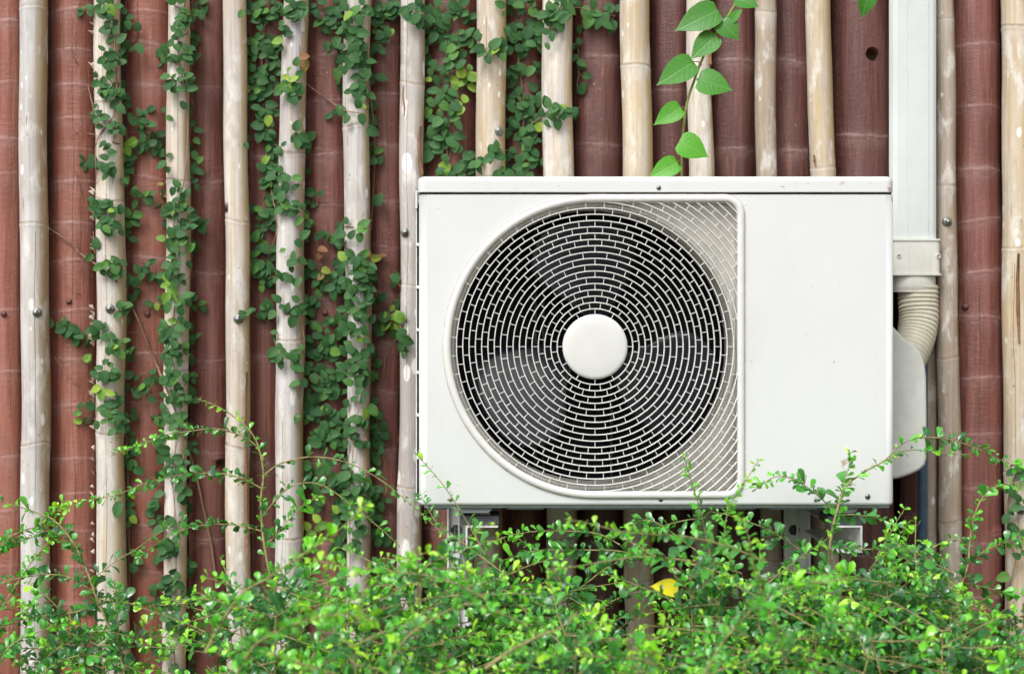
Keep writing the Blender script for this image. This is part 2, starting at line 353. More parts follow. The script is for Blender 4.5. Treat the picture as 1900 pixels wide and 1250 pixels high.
cream, grey = (.74, .695, .62), (.68, .672, .645)
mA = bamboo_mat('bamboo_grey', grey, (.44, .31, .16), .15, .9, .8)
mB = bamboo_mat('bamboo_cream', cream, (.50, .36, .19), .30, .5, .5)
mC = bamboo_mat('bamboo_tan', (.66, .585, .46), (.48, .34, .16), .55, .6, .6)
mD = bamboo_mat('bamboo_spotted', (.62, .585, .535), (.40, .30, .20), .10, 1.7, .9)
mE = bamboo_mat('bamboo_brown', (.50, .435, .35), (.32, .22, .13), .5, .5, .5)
GP, GR = 'pale bamboo poles bolted upright over the painted ones', 'brown painted bamboo poles of the wall'
pale = [ # rows, nodes, mat, crack, label
 ([(0, 31, 83), (415, 29, 82), (800, 33, 87), (1250, 33, 88)], [12, 415, 825, 1250], mA, (18, .5, 1.5), 'pale grey bamboo pole at the far left with a yellow stripe down its right edge'),
 ([(0, 170, 220), (300, 172, 224), (500, 172, 229), (850, 174, 226), (1250, 176, 238)], [-20, 190, 372, 805, 1130], mB, (-5, .3, 1.9), 'bleached bamboo pole with torn white husk scraps along its left edge'),
 ([(0, 309, 350), (330, 304, 349), (500, 302, 349), (700, 297, 344), (900, 303, 345), (1250, 296, 342)], [-60, 335, 690, 985], mB, (12, .2, 2.2), 'thin bleached bamboo pole with a knot, wrapped in creeper down its whole length'),
 ([(0, 411, 456), (410, 413, 459), (760, 415, 461), (1250, 417, 464)], [-40, 410, 830, 1190], mB, None, 'clean cream bamboo pole without creeper, split along its lower right edge'),
 ([(0, 521, 569), (280, 512, 562), (600, 510, 565), (800, 507, 561), (1250, 504, 556)], [-80, 284, 632, 1000], mA, (-22, .5, 1.15), 'white bamboo pole with a long crack low down and creeper leaves over its upper left'),
 ([(0, 635, 686), (230, 634, 684), (500, 639, 689), (800, 641, 683), (1250, 641, 690)], [-110, 232, 600, 960], mA, None, 'smooth pale bamboo pole bare in its upper half and hidden under creeper lower down'),
 ([(0, 741, 788), (155, 740, 787), (530, 741, 787), (900, 735, 783), (1250, 733, 782)], [155, 530, 905, 1280], mD, (-20, 1.2, 2.0), 'grey bamboo pole covered in white spots passing behind the left end of the air conditioner'),
 ([(0, 882, 939), (320, 884, 941), (1250, 876, 930)], [-150, 330, 700, 1100], mC, None, 'yellow stained bamboo pole with a steel bolt just above the top of the air conditioner'),
 ([(0, 1005, 1063), (320, 1008, 1068), (1250, 1016, 1074)], [-120, 470, 1000], mB, None, 'wide cream bamboo pole crossed by two short creeper sprays above the air conditioner'),
 ([(0, 1152, 1209), (320, 1155, 1213), (1250, 1160, 1216)], [122, 610, 1080], mC, None, 'mottled tan bamboo pole with a bold joint ring, left of the heart leaved vine'),
 ([(0, 1275, 1319), (320, 1281, 1330), (1250, 1290, 1338)], [-120, 420, 950], mB, None, 'cream bamboo pole directly behind the heart leaved vine'),
 ([(0, 1402, 1443), (320, 1407, 1447), (1250, 1414, 1456)], [22, 540, 1040], mE, None, 'slim weathered bamboo pole with a brown knot near the top, right of the vine'),
 ([(0, 1499, 1547), (200, 1502, 1551), (320, 1508, 1556), (1250, 1516, 1566)], [-200, 312, 800], mC, None, 'honey coloured bamboo pole with a frayed joint touching the top of the air conditioner'),
 ([(0, 1739, 1775), (350, 1742, 1780), (660, 1745, 1787), (1250, 1748, 1792)], [35, 345, 665, 970], mE, None, 'slim greyish bamboo pole standing just right of the white trunking, with one bolt'),
 ([(0, 1862, 1925), (460, 1866, 1925), (1250, 1870, 1930)], [50, 460, 880], mC, (-30, .9, 1.45), 'tan bamboo pole cut by the right edge with black mould spots at its top'),
]
OUT = [-95, -210, -330, 2040, 2160, 2285]
pobj = []
for i, (rows, nodes, m, ck, lab) in enumerate(pale):
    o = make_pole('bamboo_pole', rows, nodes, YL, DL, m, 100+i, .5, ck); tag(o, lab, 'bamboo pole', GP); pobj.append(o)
for i, xx in enumerate(OUT):
    o = make_pole('bamboo_pole', [(0, xx-26, xx+26), (1250, xx-24, xx+28)], [rng.integers(-100, 300), 600], YL, DL, (mA, mB, mC)[i % 3], 160+i)
    tag(o, ('pale bamboo pole further along the wall past its left end' if xx < 0 else 'pale bamboo pole further along the wall past its right end'), 'bamboo pole', GP)
lt = [(.26, .085, .055), (.35, .140, .10)]; md = [(.175, .062, .047), (.25, .102, .082)]; dk = [(.105, .038, .032), (.165, .070, .060)]
mR = [paint_mat('brown_paint_faded', *lt), paint_mat('brown_paint', *md), paint_mat('brown_paint_deep', *dk)]
red = [ # left, right at top; left, right at bottom; nodes; mat; crack; label; nails
 (-32, 34, -30, 36, [35, 150, 255, 320, 575, 690, 850], 0, None, 'brown painted bamboo cut off by the left edge of the picture', [(0, 582)]),
 (82, 172, 84, 178, [15, 90, 155, 217, 275, 335, 412, 482, 575, 665, 750, 850, 915, 985], 0, (8, .3, 2.2), 'faded red brown bamboo with many closely spaced pale joints and a long hairline crack', [(125, 559)]),
 (224, 313, 228, 308, [18, 78, 157, 245, 327, 387, 477, 560, 655, 745, 820, 900, 975, 1060], 0, (-15, 1.7, 2.3), 'brown painted bamboo between the two creeper covered poles, its joints rubbed white', [(270, 582)]),
 (346, 414, 342, 420, [-60, 158, 335, 505, 668, 838, 1000], 1, None, 'smooth brown bamboo with few joints between the thin overgrown pole and the clean cream pole', []),
 (453, 522, 460, 510, [-30, 290, 480, 660, 860, 1030], 1, (10, .6, 1.6), 'brown bamboo with dense small creeper leaves over its upper half and a vertical crack', [(497, 588)]),
 (560, 642, 554, 644, [100, 185, 285, 380, 555, 700, 860, 1010], 1, None, 'brown bamboo whose lower half disappears under a thick mat of creeper', [(602, 580)]),
 (682, 745, 684, 740, [170, 265, 370, 455, 545, 635, 725, 835, 960], 1, (5, 1.5, 2.2), 'brown bamboo with a few yellowish creeper leaves beside the air conditioner', [(712, 577)]),
 (780, 888, 780, 882, [-90, 130, 330, 620, 980], 1, (-8, 1.5, 2.3), 'wide brown bamboo almost hidden by creeper above the left corner of the air conditioner', []),
 (934, 1012, 926, 1020, [-90, 150, 420, 700, 1010], 1, (2, 1.5, 2.3), 'brown bamboo behind a curtain of creeper left of the wide cream pole', []),
 (1060, 1157, 1068, 1166, [102, 266, 500, 760, 1010], 2, None, 'broad smooth brown bamboo with only a few leaves hanging from its top left', []),
 (1205, 1284, 1212, 1294, [-20, 165, 400, 640, 900], 2, None, 'deep brown bamboo behind the left leaves of the heart leaved vine', []),
 (1315, 1408, 1334, 1418, [110, 275, 460, 700, 940], 2, None, 'deep brown bamboo right of the heart leaved vine stem', []),
 (1440, 1508, 1452, 1520, [110, 276, 470, 720, 960], 2, None, 'narrow deep brown bamboo between the slim weathered pole and the honey coloured pole', []),
 (1550, 1664, 1560, 1670, [-110, 250, 520, 780, 1030], 2, None, 'widest brown bamboo with a round drilled hole', []),
 (1676, 1750, 1676, 1754, [120, 400, 620, 800, 960], 2, None, 'dark brown bamboo mostly behind the white trunking and the blue pipe', []),
 (1776, 1868, 1784, 1874, [80, 195, 312, 406, 502, 586, 700, 805, 905, 1010], 1, (-12, .2, 1.4), 'brown bamboo with rubbed joints and orange scratches right of the slim greyish pole', [(1798, 568)]),
 (1920, 1990, 1925, 1995, [100, 300, 500, 700], 1, None, 'brown bamboo beyond the tan pole at the right edge', []),
]
robj = []
for i, (a, b_, c, d_, nodes, mi, ck, lab, nails) in enumerate(red):
    o = make_pole('painted_bamboo', [(0, a, b_), (1250, c, d_)], nodes, YR, DR, mR[mi], 200+i, .28, ck, (1620, 99, 13) if i == 13 else None, depthk=.85)
    tag(o, lab, 'bamboo pole', GR); robj.append(o)
    for (nx, ny) in nails:
        p = PT(nx, ny, -.05); s_y = surf_y(p.x, p.z); nb = MB(); nb.lathe_y((0, 0, 0), [(.0001, -.004), (.003, -.0036), (.0056, -.002), (.006, 0), (.006, .004)], 16)
        k = nb.build('nail', M_nail, o); k.location = (p.x-o.location.x, s_y-o.location.y, p.z)
# lining of the drilled hole
ho = robj[13]; hp = PT(1620, 99, -.05); hb = MB(); hr = W(13, DR)
hb.lathe_y((hp.x-ho.location.x, -.05, hp.z), [(hr, .004), (hr*.97, .012), (hr*.93, .045), (.0005, .046)], 28)
hb.build('hole_lining', [plain('raw_bamboo', (.20, .12, .075), .8, .2, var=.3)], ho)
for i, xx in enumerate([-152, -270, -390, 2100, 2222, 2345]):
    o = make_pole('painted_bamboo', [(0, xx-40, xx+40), (1250, xx-40, xx+40)], [rng.integers(0, 90), 120+rng.integers(0, 60)], YR, DR, mR[0 if xx < 0 else 1], 260+i, .6, depthk=.85)
    tag(o, ('brown painted bamboo further along the wall past its left end' if xx < 0 else 'brown painted bamboo further along the wall past its right end'), 'bamboo pole', GR)
# bare bamboo low behind the trunking
o = make_pole('bamboo_offcut', [(0, 1722, 1748), (1250, 1722, 1748)], [350, 655, 1000], -.030, DL+.02, mE, 300, .8)
tag(o, 'narrow brownish bamboo squeezed between the white trunking and the slim greyish pole', 'bamboo pole')
# bolts on the pale poles
wb = MB(); wb.lathe_y((0, 0, 0), [(.0001, -.0035), (.0066, -.0030), (.0086, -.0016), (.0091, 0), (.0091, .005)], 28); 
bb = MB(); bb.lathe_y((0, 0, 0), [(.0001, -.0105), (.0030, -.0098), (.0052, -.0082), (.0058, -.006)], 6); bb.lathe_y((0, 0, 0), [(.0058, -.006), (.0058, -.0033), (.0072, -.0033)], 6)
w_me = wb.build('washer', M_steel); b_me = bb.build('bolt', M_steel)
wm, bmh = w_me.data, b_me.data
bpy.data.objects.remove(w_me); bpy.data.objects.remove(b_me)
for (pi, bx, by) in ((0, 67, 580), (1, 204, 573), (3, 441, 592), (4, 533, 576), (5, 663, 588), (6, 752, 431), (7, 925, 243), (13, 1760, 411), (14, 1895, 945)):
    p = PT(bx, by, YL-.027); o = pobj[pi]; sy = surf_y(p.x, p.z)
    bo = link('bolt', bmh, None, o, (p.x-o.location.x, sy+.001-o.location.y, p.z)); link('washer', wm, None, bo)
# split slivers: cream pole lower right edge, tan pole right edge, upper left of the spotted pole
def sliver(o, pts, wpx, mat, name='split_strip'):
    s = MB(); P = []
    for (px, py) in pts: P.append(PT(px, py, surf_y(PT(px, py, YL).x, PT(px, py, YL).z)-.0005))
    s.tube([p-o.location for p in P], [W(wpx*(.35+.65*math.sin(math.pi*(i+.4)/(len(P)))), DL) for i in range(len(P))], 5)
    return s.build(name, mat, o)
M_split = plain('split_wood', (.22, .12, .065), .8, .2, var=.4, bump=.4, sc=200)
sliver(pobj[3], [(458, 690), (456, 740), (455, 800), (457, 870), (458, 950), (459, 1030)], 3.0, M_split)
sliver(pobj[6], [(749, 160), (748, 180), (751, 200), (750, 216)], 2.2, M_split, 'scar')
sliver(pobj[6], [(781, 235), (778, 270), (779, 300), (784, 322)], 3.5, M_split)
sliver(pobj[0], [(49, 203), (50, 220), (49, 234), (48, 246)], 2.6, M_split, 'scar')
sliver(pobj[10], [(1315, 0), (1316, 50), (1318, 120)], 3.2, M_split)
sliver(pobj[14], [(1890, 470), (1888, 520), (1889, 580), (1891, 635)], 3.5, M_split)
sliver(pobj[12], [(1510, 288), (1511, 300), (1513, 308)], 2.2, M_split, 'scar')
hk = MB(); o = pobj[1]
for k in range(46):
    py = [30, 50, 120, 350, 395, 440, 455, 560, 575, 590, 600, 615, 625, 640, 705, 720, 735, 745, 790, 822, 850, 880, 905, 920, 940, 960, 985, 1000, 1020, 1050][k % 30]+random.uniform(-9, 9)
    l = random.uniform(4, 11); p = PT(173+random.uniform(-2, 3), py, YL-.008)
    t = PT(173-l, py+random.uniform(-6, 6), YL-.016+random.uniform(-.01, .01)); u = PT(175, py+random.uniform(6, 12), YL-.01); m_ = (p+t+u)/3+Vector((0, -.005, 0)); L = o.location
    hk = MB(); hk.add([p-L, t-L, u-L, m_-L], [(0, 1, 3), (1, 2, 3), (2, 0, 3)], True)
    hk.build('husk_scrap', M_husk, o)

# ------------------------------------------------------------------ air conditioner
YF = -.42; DF = YF-CAMY; YB = -.12
def ax(px): return X(px, DF)
def az_(py): return Z(py, DF)
U = W(1, DF)
ac = empty('outdoor_unit', (ax(1218), YF+.15, az_(945)))
tag(ac, 'white air conditioner outdoor unit with a round fan grille, hung on the bamboo wall', 'air conditioner')
def child(mb, name, mats, parent=ac, wn=False):
    o = mb.build(name, mats, parent, wn); 
    p = parent; off = Vector((0, 0, 0))
    while p is not None: off += p.location; p = p.parent
    o.location = -off; return o
CX, CY, RO = 1104, 643, 279
def dpath(d, n1=96, n2=14):
    """D-shaped outline grown by d px, as (px,py)"""
    r = RO+d; rc = 34+d; xr = 1379+d; t, b = CY-r, CY+r; P = []
    for i in range(n1+1):
        a = math.pi/2+math.pi*i/n1; P.append((CX+r*math.cos(a), CY-r*math.sin(a)))      # top -> left -> bottom
    for i in range(1, 7): P.append((CX+(xr-rc-CX)*i/7, b))
    for i in range(n2+1):
        a = -math.pi/2+math.pi/2*i/n2; P.append((xr-rc+rc*math.cos(a), b-rc-rc*math.sin(a)))
    for i in range(1, 7): P.append((xr, b-rc-(b-t-2*rc)*i/7))
    for i in range(n2+1):
        a = math.pi/2*i/n2; P.append((xr-rc+rc*math.cos(a), t+rc-rc*math.sin(a)))
    for i in range(1, 7): P.append((xr-rc-(xr-rc-CX)*i/7, t))
    return P
def inside(px, py, d=-11):
    r = RO+d; dx, dy = px-CX, py-CY
    if dx <= 0: return math.hypot(dx, dy) <= r
    rc = 34+d; xr = 1379+d
    if abs(dy) > r or px > xr: return False
    if px > xr-rc and abs(dy) > r-rc: return math.hypot(px-(xr-rc), abs(dy)-(r-rc)) <= rc
    return True
# body shell with the D-shaped opening
bm = bmesh.new(); bmesh.ops.create_cube(bm, size=1)
x0, x1, z0, z1 = ax(776.5), ax(1660), az_(938), az_(361)
for v in bm.verts: v.co = Vector(((x0+x1)/2+v.co.x*(x1-x0), (YF+YB)/2+v.co.y*(YB-YF), (z0+z1)/2+v.co.z*(z1-z0)))
ve = [e for e in bm.edges if abs(e.verts[0].co.z-e.verts[1].co.z) > .1]
bmesh.ops.bevel(bm, geom=ve, offset=.014, segments=8, affect='EDGES', profile=.5)
be = [e for e in bm.edges if all(abs(v.co.z-z0) < 1e-5 for v in e.verts)]
bmesh.ops.bevel(bm, geom=be, offset=.006, segments=4, affect='EDGES', profile=.5)
ff = max((f for f in bm.faces if f.normal.y < -.99), key=lambda f: f.calc_area())
outer = list(ff.edges); bmesh.ops.delete(bm, geom=[ff], context='FACES_ONLY')
hv = [bm.verts.new((ax(p), YF, az_(q))) for p, q in dpath(-5)]
inner = [bm.edges.new((hv[i], hv[(i+1) % len(hv)])) for i in range(len(hv))]
bmesh.ops.triangle_fill(bm, use_beauty=True, use_dissolve=False, edges=outer+inner, normal=(0, -1, 0))
bmesh.ops.recalc_face_normals(bm, faces=bm.faces[:])
s = MB(); s.addbm(bm); casing = child(s, 'casing', M_case, wn=True)
for p in casing.data.polygons:
    if abs(p.normal.y) > .9999 or abs(p.normal.x) > .9999: p.use_smooth = False
# raised rim
prof = [(3.0, .0005), (2.6, -.0016), (1.2, -.0042), (-1.5, -.0058), (-5, -.0062), (-8.5, -.0056), (-10.6, -.0035), (-11.3, 0), (-11.3, .024)]
s = MB(); loops = [[(ax(p), YF+h, az_(q)) for p, q in dpath(d)] for d, h in prof]; N = len(loops[0])
s.add([v for l in loops for v in l], [(i*N+k, i*N+(k+1) % N, (i+1)*N+(k+1) % N, (i+1)*N+k) for i in range(len(prof)-1) for k in range(N)])
rim = child(s, 'grille_rim', M_plast)
s = MB(); loops = [[(ax(p), YF-.0003, az_(q)) for p, q in dpath(d)] for d in (2.8, 4.0)]  # thin beige strip round the outside of the rim
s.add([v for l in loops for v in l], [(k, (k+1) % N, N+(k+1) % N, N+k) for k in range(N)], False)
child(s, 'rim_line', plain('rim_line_beige', (.47, .43, .36), .8, .2, var=.3, sc=60), rim)
# grille bars
s = MB(); hw = 1.02*U; yf, yb = YF-.0028, YF+.0045
def bar(pts, hw, closed, yf=yf, yb=yb):
    n = len(pts); V = []
    for i, (px, py, ux, uy) in enumerate(pts):
        for d, y in ((-hw, yb), (-hw, yf+.0007), (-hw*.45, yf), (hw*.45, yf), (hw, yf+.0007), (hw, yb)):
            V.append((ax(px)+ux*d, y, az_(py)+uy*d))
    F = []; m = n if closed else n-1
    for i in range(m):
        j = (i+1) % n
        for k in range(6): F.append((i*6+k, j*6+k, j*6+(k+1) % 6, i*6+(k+1) % 6))
    s.add(V, F, False)
rr0 = 70.2; step = 11.67
for k in range(0, 27):
    r = rr0+step*k; nseg = 180 if r > 120 else 110
    run = []; runs = []
    for i in range(nseg*(2 if r > 262 else 1)+1):
        a = 2*math.pi*i/(nseg*(2 if r > 262 else 1)); px, py = CX+r*math.cos(a), CY-r*math.sin(a)
        if inside(px, py, -9.5): run.append((px, py, math.cos(a), math.sin(a)))
        else:
            if len(run) > 1: runs.append(run)
            run = []
    if len(run) > 1: runs.append(run)
    if r < 262: bar(runs[0][:-1], hw, True)
    else:
        for q in runs: bar(q, hw, False)
for k in range(0, 27):               # short spokes, staggered like bricks
    ra = 58 if k == 0 else rr0+step*(k-1); rb = rr0+step*k
    cnt, off = (12, 0) if k == 0 else ((24, 7.5 if k % 2 else 0) if k <= 10 else (48, 3.75 if k % 2 else 0))
    for j in range(cnt):
        a = R(90+off+j*360/cnt); c, n_ = math.cos(a), math.sin(a)
        if not (inside(CX+(ra+.5)*c, CY-(ra+.5)*n_, -11) and inside(CX+(rb-3)*c, CY-(rb-3)*n_, -10)): continue
        pts = [(CX+q*c, CY-q*n_, -n_, c) for q in (ra, rb)]
        bar(pts, .68*U, False, yf+.0008, yb-.001)
grille = child(s, 'grille', M_plast)
s = MB(); c0 = (ax(CX), 0, az_(CY)); s.lathe_y(c0, [(.0001, YF-.0066), (30*U, YF-.0064), (54*U, YF-.0056), (58.5*U, YF-.0046), (60.3*U, YF-.0025), (60.3*U, YF+.004)], 72)
child(s, 'hub_cap', M_cap, grille)
# shroud plate with round hole and bell mouth tube
HR = 264
s = MB(); yp = YF+.026; D1 = dpath(-8); n = len(D1)
ang = [math.atan2(-(q-CY), p-CX) for p, q in D1]
V = [(ax(p), yp, az_(q)) for p, q in D1]+[(ax(CX+min(HR, 500)*math.cos(a)), yp, az_(CY-HR*math.sin(a))) for a in ang]
s.add(V, [(i, (i+1) % n, n+(i+1) % n, n+i) for i in range(n)], False)
s.lathe_y(c0, [(HR*U, yp), (262.5*U, yp+.002), (261.5*U, yp+.008), (261*U, yp+.035), (261*U, yp+.09), (262*U, yp+.115)], 120)
# square bead pressed in the plate round the mouth
s.lathe_y(c0, [(HR*U+.004, yp+.0005), (HR*U+.003, yp-.003), (HR*U, yp-.0035), (HR*U-.001, yp+.002)], 120)
child(s, 'shroud', M_shroud)
s = MB(); cx0, cx1, cz0, cz1 = ax(800), ax(1392), az_(930), az_(368)
yb2 = YB-.012
s.add([(cx0, yp+.116, cz0), (cx1, yp+.116, cz0), (cx1, yp+.116, cz1), (cx0, yp+.116, cz1), (cx0, yb2, cz0), (cx1, yb2, cz0), (cx1, yb2, cz1), (cx0, yb2, cz1)], [(4, 5, 6, 7), (0, 1, 5, 4), (1, 2, 6, 5), (2, 3, 7, 6), (3, 0, 4, 7)], False)  # coil back plus black side walls added to stop light bouncing inside
for k in range(26):
    zz = cz0+(cz1-cz0)*(k+.5)/26; s.box((cx0+.003, yb2-.004, zz-.0012), (cx1-.003, yb2-.001, zz+.0012))
child(s, 'coil_and_liner', M_black)
s = MB()
for px in (996, 1012): s.box((ax(px), yb2-.040, cz0+.004), (ax(px+4), yb2-.006, cz1-.004))
s.box((ax(1150), yb2-.040, cz0+.004), (ax(1154), yb2-.006, cz1-.004))
s.lathe_y(c0, [(.0001, yb2-.075), (.040, yb2-.072), (.045, yb2-.06), (.045, yb2-.006)], 32)
child(s, 'motor_mount', M_dmet)
fan = empty('fan', (0, 0, 0)); fan.parent = ac; fan.location = Vector((ax(CX), YF+.085, az_(CY)))-ac.location
s = MB(); s.lathe_y((0, 0, 0), [(.0001, -.022), (.030, -.021), (.042, -.016), (.045, -.006), (.045, .03)], 40); h = s.build('fan_hub', M_fan, fan)
for base in (182, 302, 62):
    s = MB(); nr, na = 14, 14; V = []
    for i in range(nr+1):
        t = i/nr; r = (.040+(243*U-.040)*t)
        lead = base-18*t+26*t*t; trail = base+40+38*math.sin(min(1, t*1.15)*math.pi/2)-26*t**3
        for j in range(na+1):
            u = j/na; a = R(lead+(trail-lead)*u); 
            e = 1-.10*max(0, abs(u-.5)*2-.5)**2*t
            V.append((r*e*math.cos(a), +.034-.050*u-.012*math.sin(u*math.pi)*t, r*e*math.sin(a)))
    s.add(V, [(i*(na+1)+j, i*(na+1)+j+1, (i+1)*(na+1)+j+1, (i+1)*(na+1)+j) for i in range(nr) for j in range(na)])
    bo = s.build('fan_blade', M_fan, fan); sm = bo.modifiers.new('thick', 'SOLIDIFY'); sm.thickness = .0022
# lid
bm = bmesh.new(); bmesh.ops.create_cube(bm, size=1)
x0, x1, z0, z1 = ax(774.5), ax(1658.5), az_(357.2), az_(327)
for v in bm.verts: v.co = Vector(((x0+x1)/2+v.co.x*(x1-x0), (YF-.003+YB+.005)/2+v.co.y*(YB-YF+.008), (z0+z1)/2+v.co.z*(z1-z0)))
bmesh.ops.bevel(bm, geom=[e for e in bm.edges if abs(e.verts[0].co.z-e.verts[1].co.z) > .02], offset=.014, segments=6, affect='EDGES', profile=.5)
bmesh.ops.bevel(bm, geom=[e for e in bm.edges if all(abs(v.co.z-z1) < 1e-5 for v in e.verts)], offset=.0095, segments=6, affect='EDGES', profile=.5)
bmesh.ops.bevel(bm, geom=[e for e in bm.edges if all(abs(v.co.z-z0) < 1e-5 for v in e.verts)], offset=.0012, segments=2, affect='EDGES', profile=.5)
s = MB(); s.addbm(bm); lid = child(s, 'top_lid', M_case, wn=True)
s = MB(); s.box((ax(780), YF+.004, az_(362.5)), (ax(1655), YB-.004, az_(356))); child(s, 'seam', M_slot)
# screws
def screw(px, py, parent, r=4.6, y=YF):
    s = MB(); c = (ax(px), y, az_(py)); rr = r*U
    s.lathe_y(c, [(.0001, -.0022), (rr*.45, -.0020), (rr*.85, -.0012), (rr, -.0002), (rr, .002)], 20)
    for a, b_ in ((rr*.5, rr*.11), (rr*.11, rr*.5)): s.box((c[0]-a, c[1]-.0025, c[2]-b_), (c[0]+a, c[1]-.0018-b_*.02, c[2]+b_), 1)
    return child(s, 'screw', [M_steel, M_slot], parent)
screw(1222, 349, lid, 4.6, YF-.003); screw(1226, 926, casing); screw(1610, 921, casing, 5.4); screw(836, 926, casing, 4.4)
for (px, py) in ((812, 386), (1383, 378), (1384, 905)):
    s = MB(); s.lathe_y((ax(px), YF, az_(py)), [(.0001, -.0007), (.0012, -.0005), (.0025, .0002)], 12); child(s, 'pressed_dimple', M_case, casing)
# pan under the body
s = MB(); s.box((ax(786), YF+.006, az_(943)), (ax(1652), YB, az_(936)), 0, .0015)
for a, b_ in ((790, 830), (940, 1010), (1030, 1345), (1355, 1405), (1430, 1520)): s.box((ax(a), YF+.010, az_(946.5)), (ax(b_), YB-.02, az_(941)), 0, .002)
child(s, 'base_pan', M_pan)
for a, b_ in ((848, 918), (1532, 1600)):
    s = MB(); y0, y1 = YF+.012, YB+.0
    s.prism_y([(ax(a), az_(941)), (ax(b_), az_(941)), (ax(b_-12), az_(952.5)), (ax(a+10), az_(952.5))], y0, y1, 0)
    child(s, 'foot', M_pan)
# left fin guard
s = MB(); s.box((ax(769.5), YF+.030, az_(930)), (ax(771.5), YF+.034, az_(372)))
for k in range(8): py = 372+k*79.7; s.box((ax(770), YF+.022, az_(py+3)), (ax(777), YF+.030, az_(py-2.5)))
s.box((ax(769.5), YF+.016, az_(385)), (ax(773), YF+.03, az_(352)))
for k in range(8):
    for q in range(1, 6): y = YF+.03+q*.045; s.box((ax(768.5), y, az_(930)), (ax(770.5), y+.003, az_(372)))
child(s, 'fin_guard', M_case)
s = MB(); s.box((ax(771), YF+.034, az_(928)), (ax(777.5), YB-.01, az_(374))); child(s, 'side_coil', M_black)
# valve cover on the right flank
YV = -.30; DV = YV-CAMY; O = [(1640, 596), (1652, 598), (1664, 612), (1680, 628), (1695, 638), (1706, 650), (1714, 664), (1718, 682), (1720, 700), (1721, 780), (1721, 846), (1718, 862), (1708, 872), (1692, 880), (1668, 888), (1640, 890)]
s = MB(); s.prism_y([(X(a, DV), Z(b_, DV)) for a, b_ in O], YV, -.135, 0, .007, 4); child(s, 'valve_cover', M_valve, wn=True)

# ------------------------------------------------------------------ trunking, hose, pipe
tr = empty('pipe_trunking', (X(1700, 2.93), -.06, 1.35)); tag(tr, 'white plastic pipe trunking running down the wall to a ribbed hose', 'pipe trunking')
YT = -.108; DT = YT-CAMY
def tx(p, D=DT): return X(p, D)
def loft_z(mb, outline, zs, mi=0, smooth=False):
    n = len(outline); V = [(x, y, z) for z in zs for x, y in outline]
    F = [(i*n+k, i*n+(k+1) % n, (i+1)*n+(k+1) % n, (i+1)*n+k) for i in range(len(zs)-1) for k in range(n)]
    F += [tuple(range(n))[::-1], tuple((len(zs)-1)*n+k for k in range(n))]; mb.add(V, F, smooth, mi)
s = MB(); zt = Z(446, DT)
loft_z(s, [(tx(1668), -.055), (tx(1653), YT+.014), (tx(1658), YT+.005), (tx(1666), YT+.001), (tx(1684), YT), (tx(1684.8), YT+.0009), (tx(1686), YT-.0004), (tx(1722), YT-.0004), (tx(1723.2), YT+.0009), (tx(1724), YT), (tx(1732), YT+.001), (tx(1738), YT+.005), (tx(1741), YT+.014), (tx(1741.5), -.055)], [zt-.01, 2.5])
child(s, 'channel', M_duct, tr)
def rbox_z(mb, a, b_, y0, y1, z0, z1, r=.008, mi=0):
    x0, x1 = a, b_; P = []
    for cxx, cyy, a0 in ((x1-r, y0+r, -90), (x1-.001, y1, 0), (x0+.001, y1, 180), (x0+r, y0+r, 180)):
        if cyy == y1: P.append((cxx, cyy)); continue
        for i in range(6):
            q = R(a0+90*i/5); P.append((cxx+r*math.cos(q), cyy+r*math.sin(q)))
    loft_z(mb, P, [z0, z1], mi, False)
s = MB(); zA, zB = Z(443, DT), Z(508, DT)
rbox_z(s, tx(1655), tx(1745), YT-.004, -.06, zB, zA-.003, .010)
rbox_z(s, tx(1653.5), tx(1747.5), YT-.006, -.058, zA-.004, zA, .011); rbox_z(s, tx(1653.5), tx(1748.5), YT-.006, -.058, zB-.003, zB+.001, .011)
for px in (1685.5, 1724): s.box((tx(px), YT-.0046, zB+.003), (tx(px+1), YT-.003, zA-.004))
cp = child(s, 'coupler', M_cpl, tr)
for px in (1667, 1740):
    s = MB(); c = (tx(px), YT-.0045, Z(475, DT)); s.lathe_y(c, [(.0001, .0004), (.0028, .0002), (.0030, -.0012), (.0044, -.0012), (.0050, .001)], 18); s.lathe_y(c, [(.0001, -.0006), (.0027, .0001), (.003, .001)], 12, 1)
    child(s, 'screw', [M_cpl, M_steel], cp)
s = MB(); c0_ = (tx(1702), -.075); zz = [Z(509, DT), Z(512, DT), Z(528, DT), Z(537, DT), Z(541, DT)]; rxs = [.0405, .0412, .0412, .0402, .037]; V = []; n = 40
for z, rx in zip(zz, rxs):
    for k in range(n):
        a = 2*math.pi*k/n; e = 2.6; ca, sa = math.cos(a), math.sin(a)
        V.append((c0_[0]+rx*abs(ca)**(2/e)*(1 if ca > 0 else -1), c0_[1]+.036*rx/.041*abs(sa)**(2/e)*(1 if sa > 0 else -1), z))
s.add(V, [(i*n+k, (i+1)*n+k, (i+1)*n+(k+1) % n, i*n+(k+1) % n) for i in range(4) for k in range(n)]+[tuple(range(n))[::-1], tuple(4*n+k for k in range(n))])
child(s, 'end_cap', M_cpl, tr)
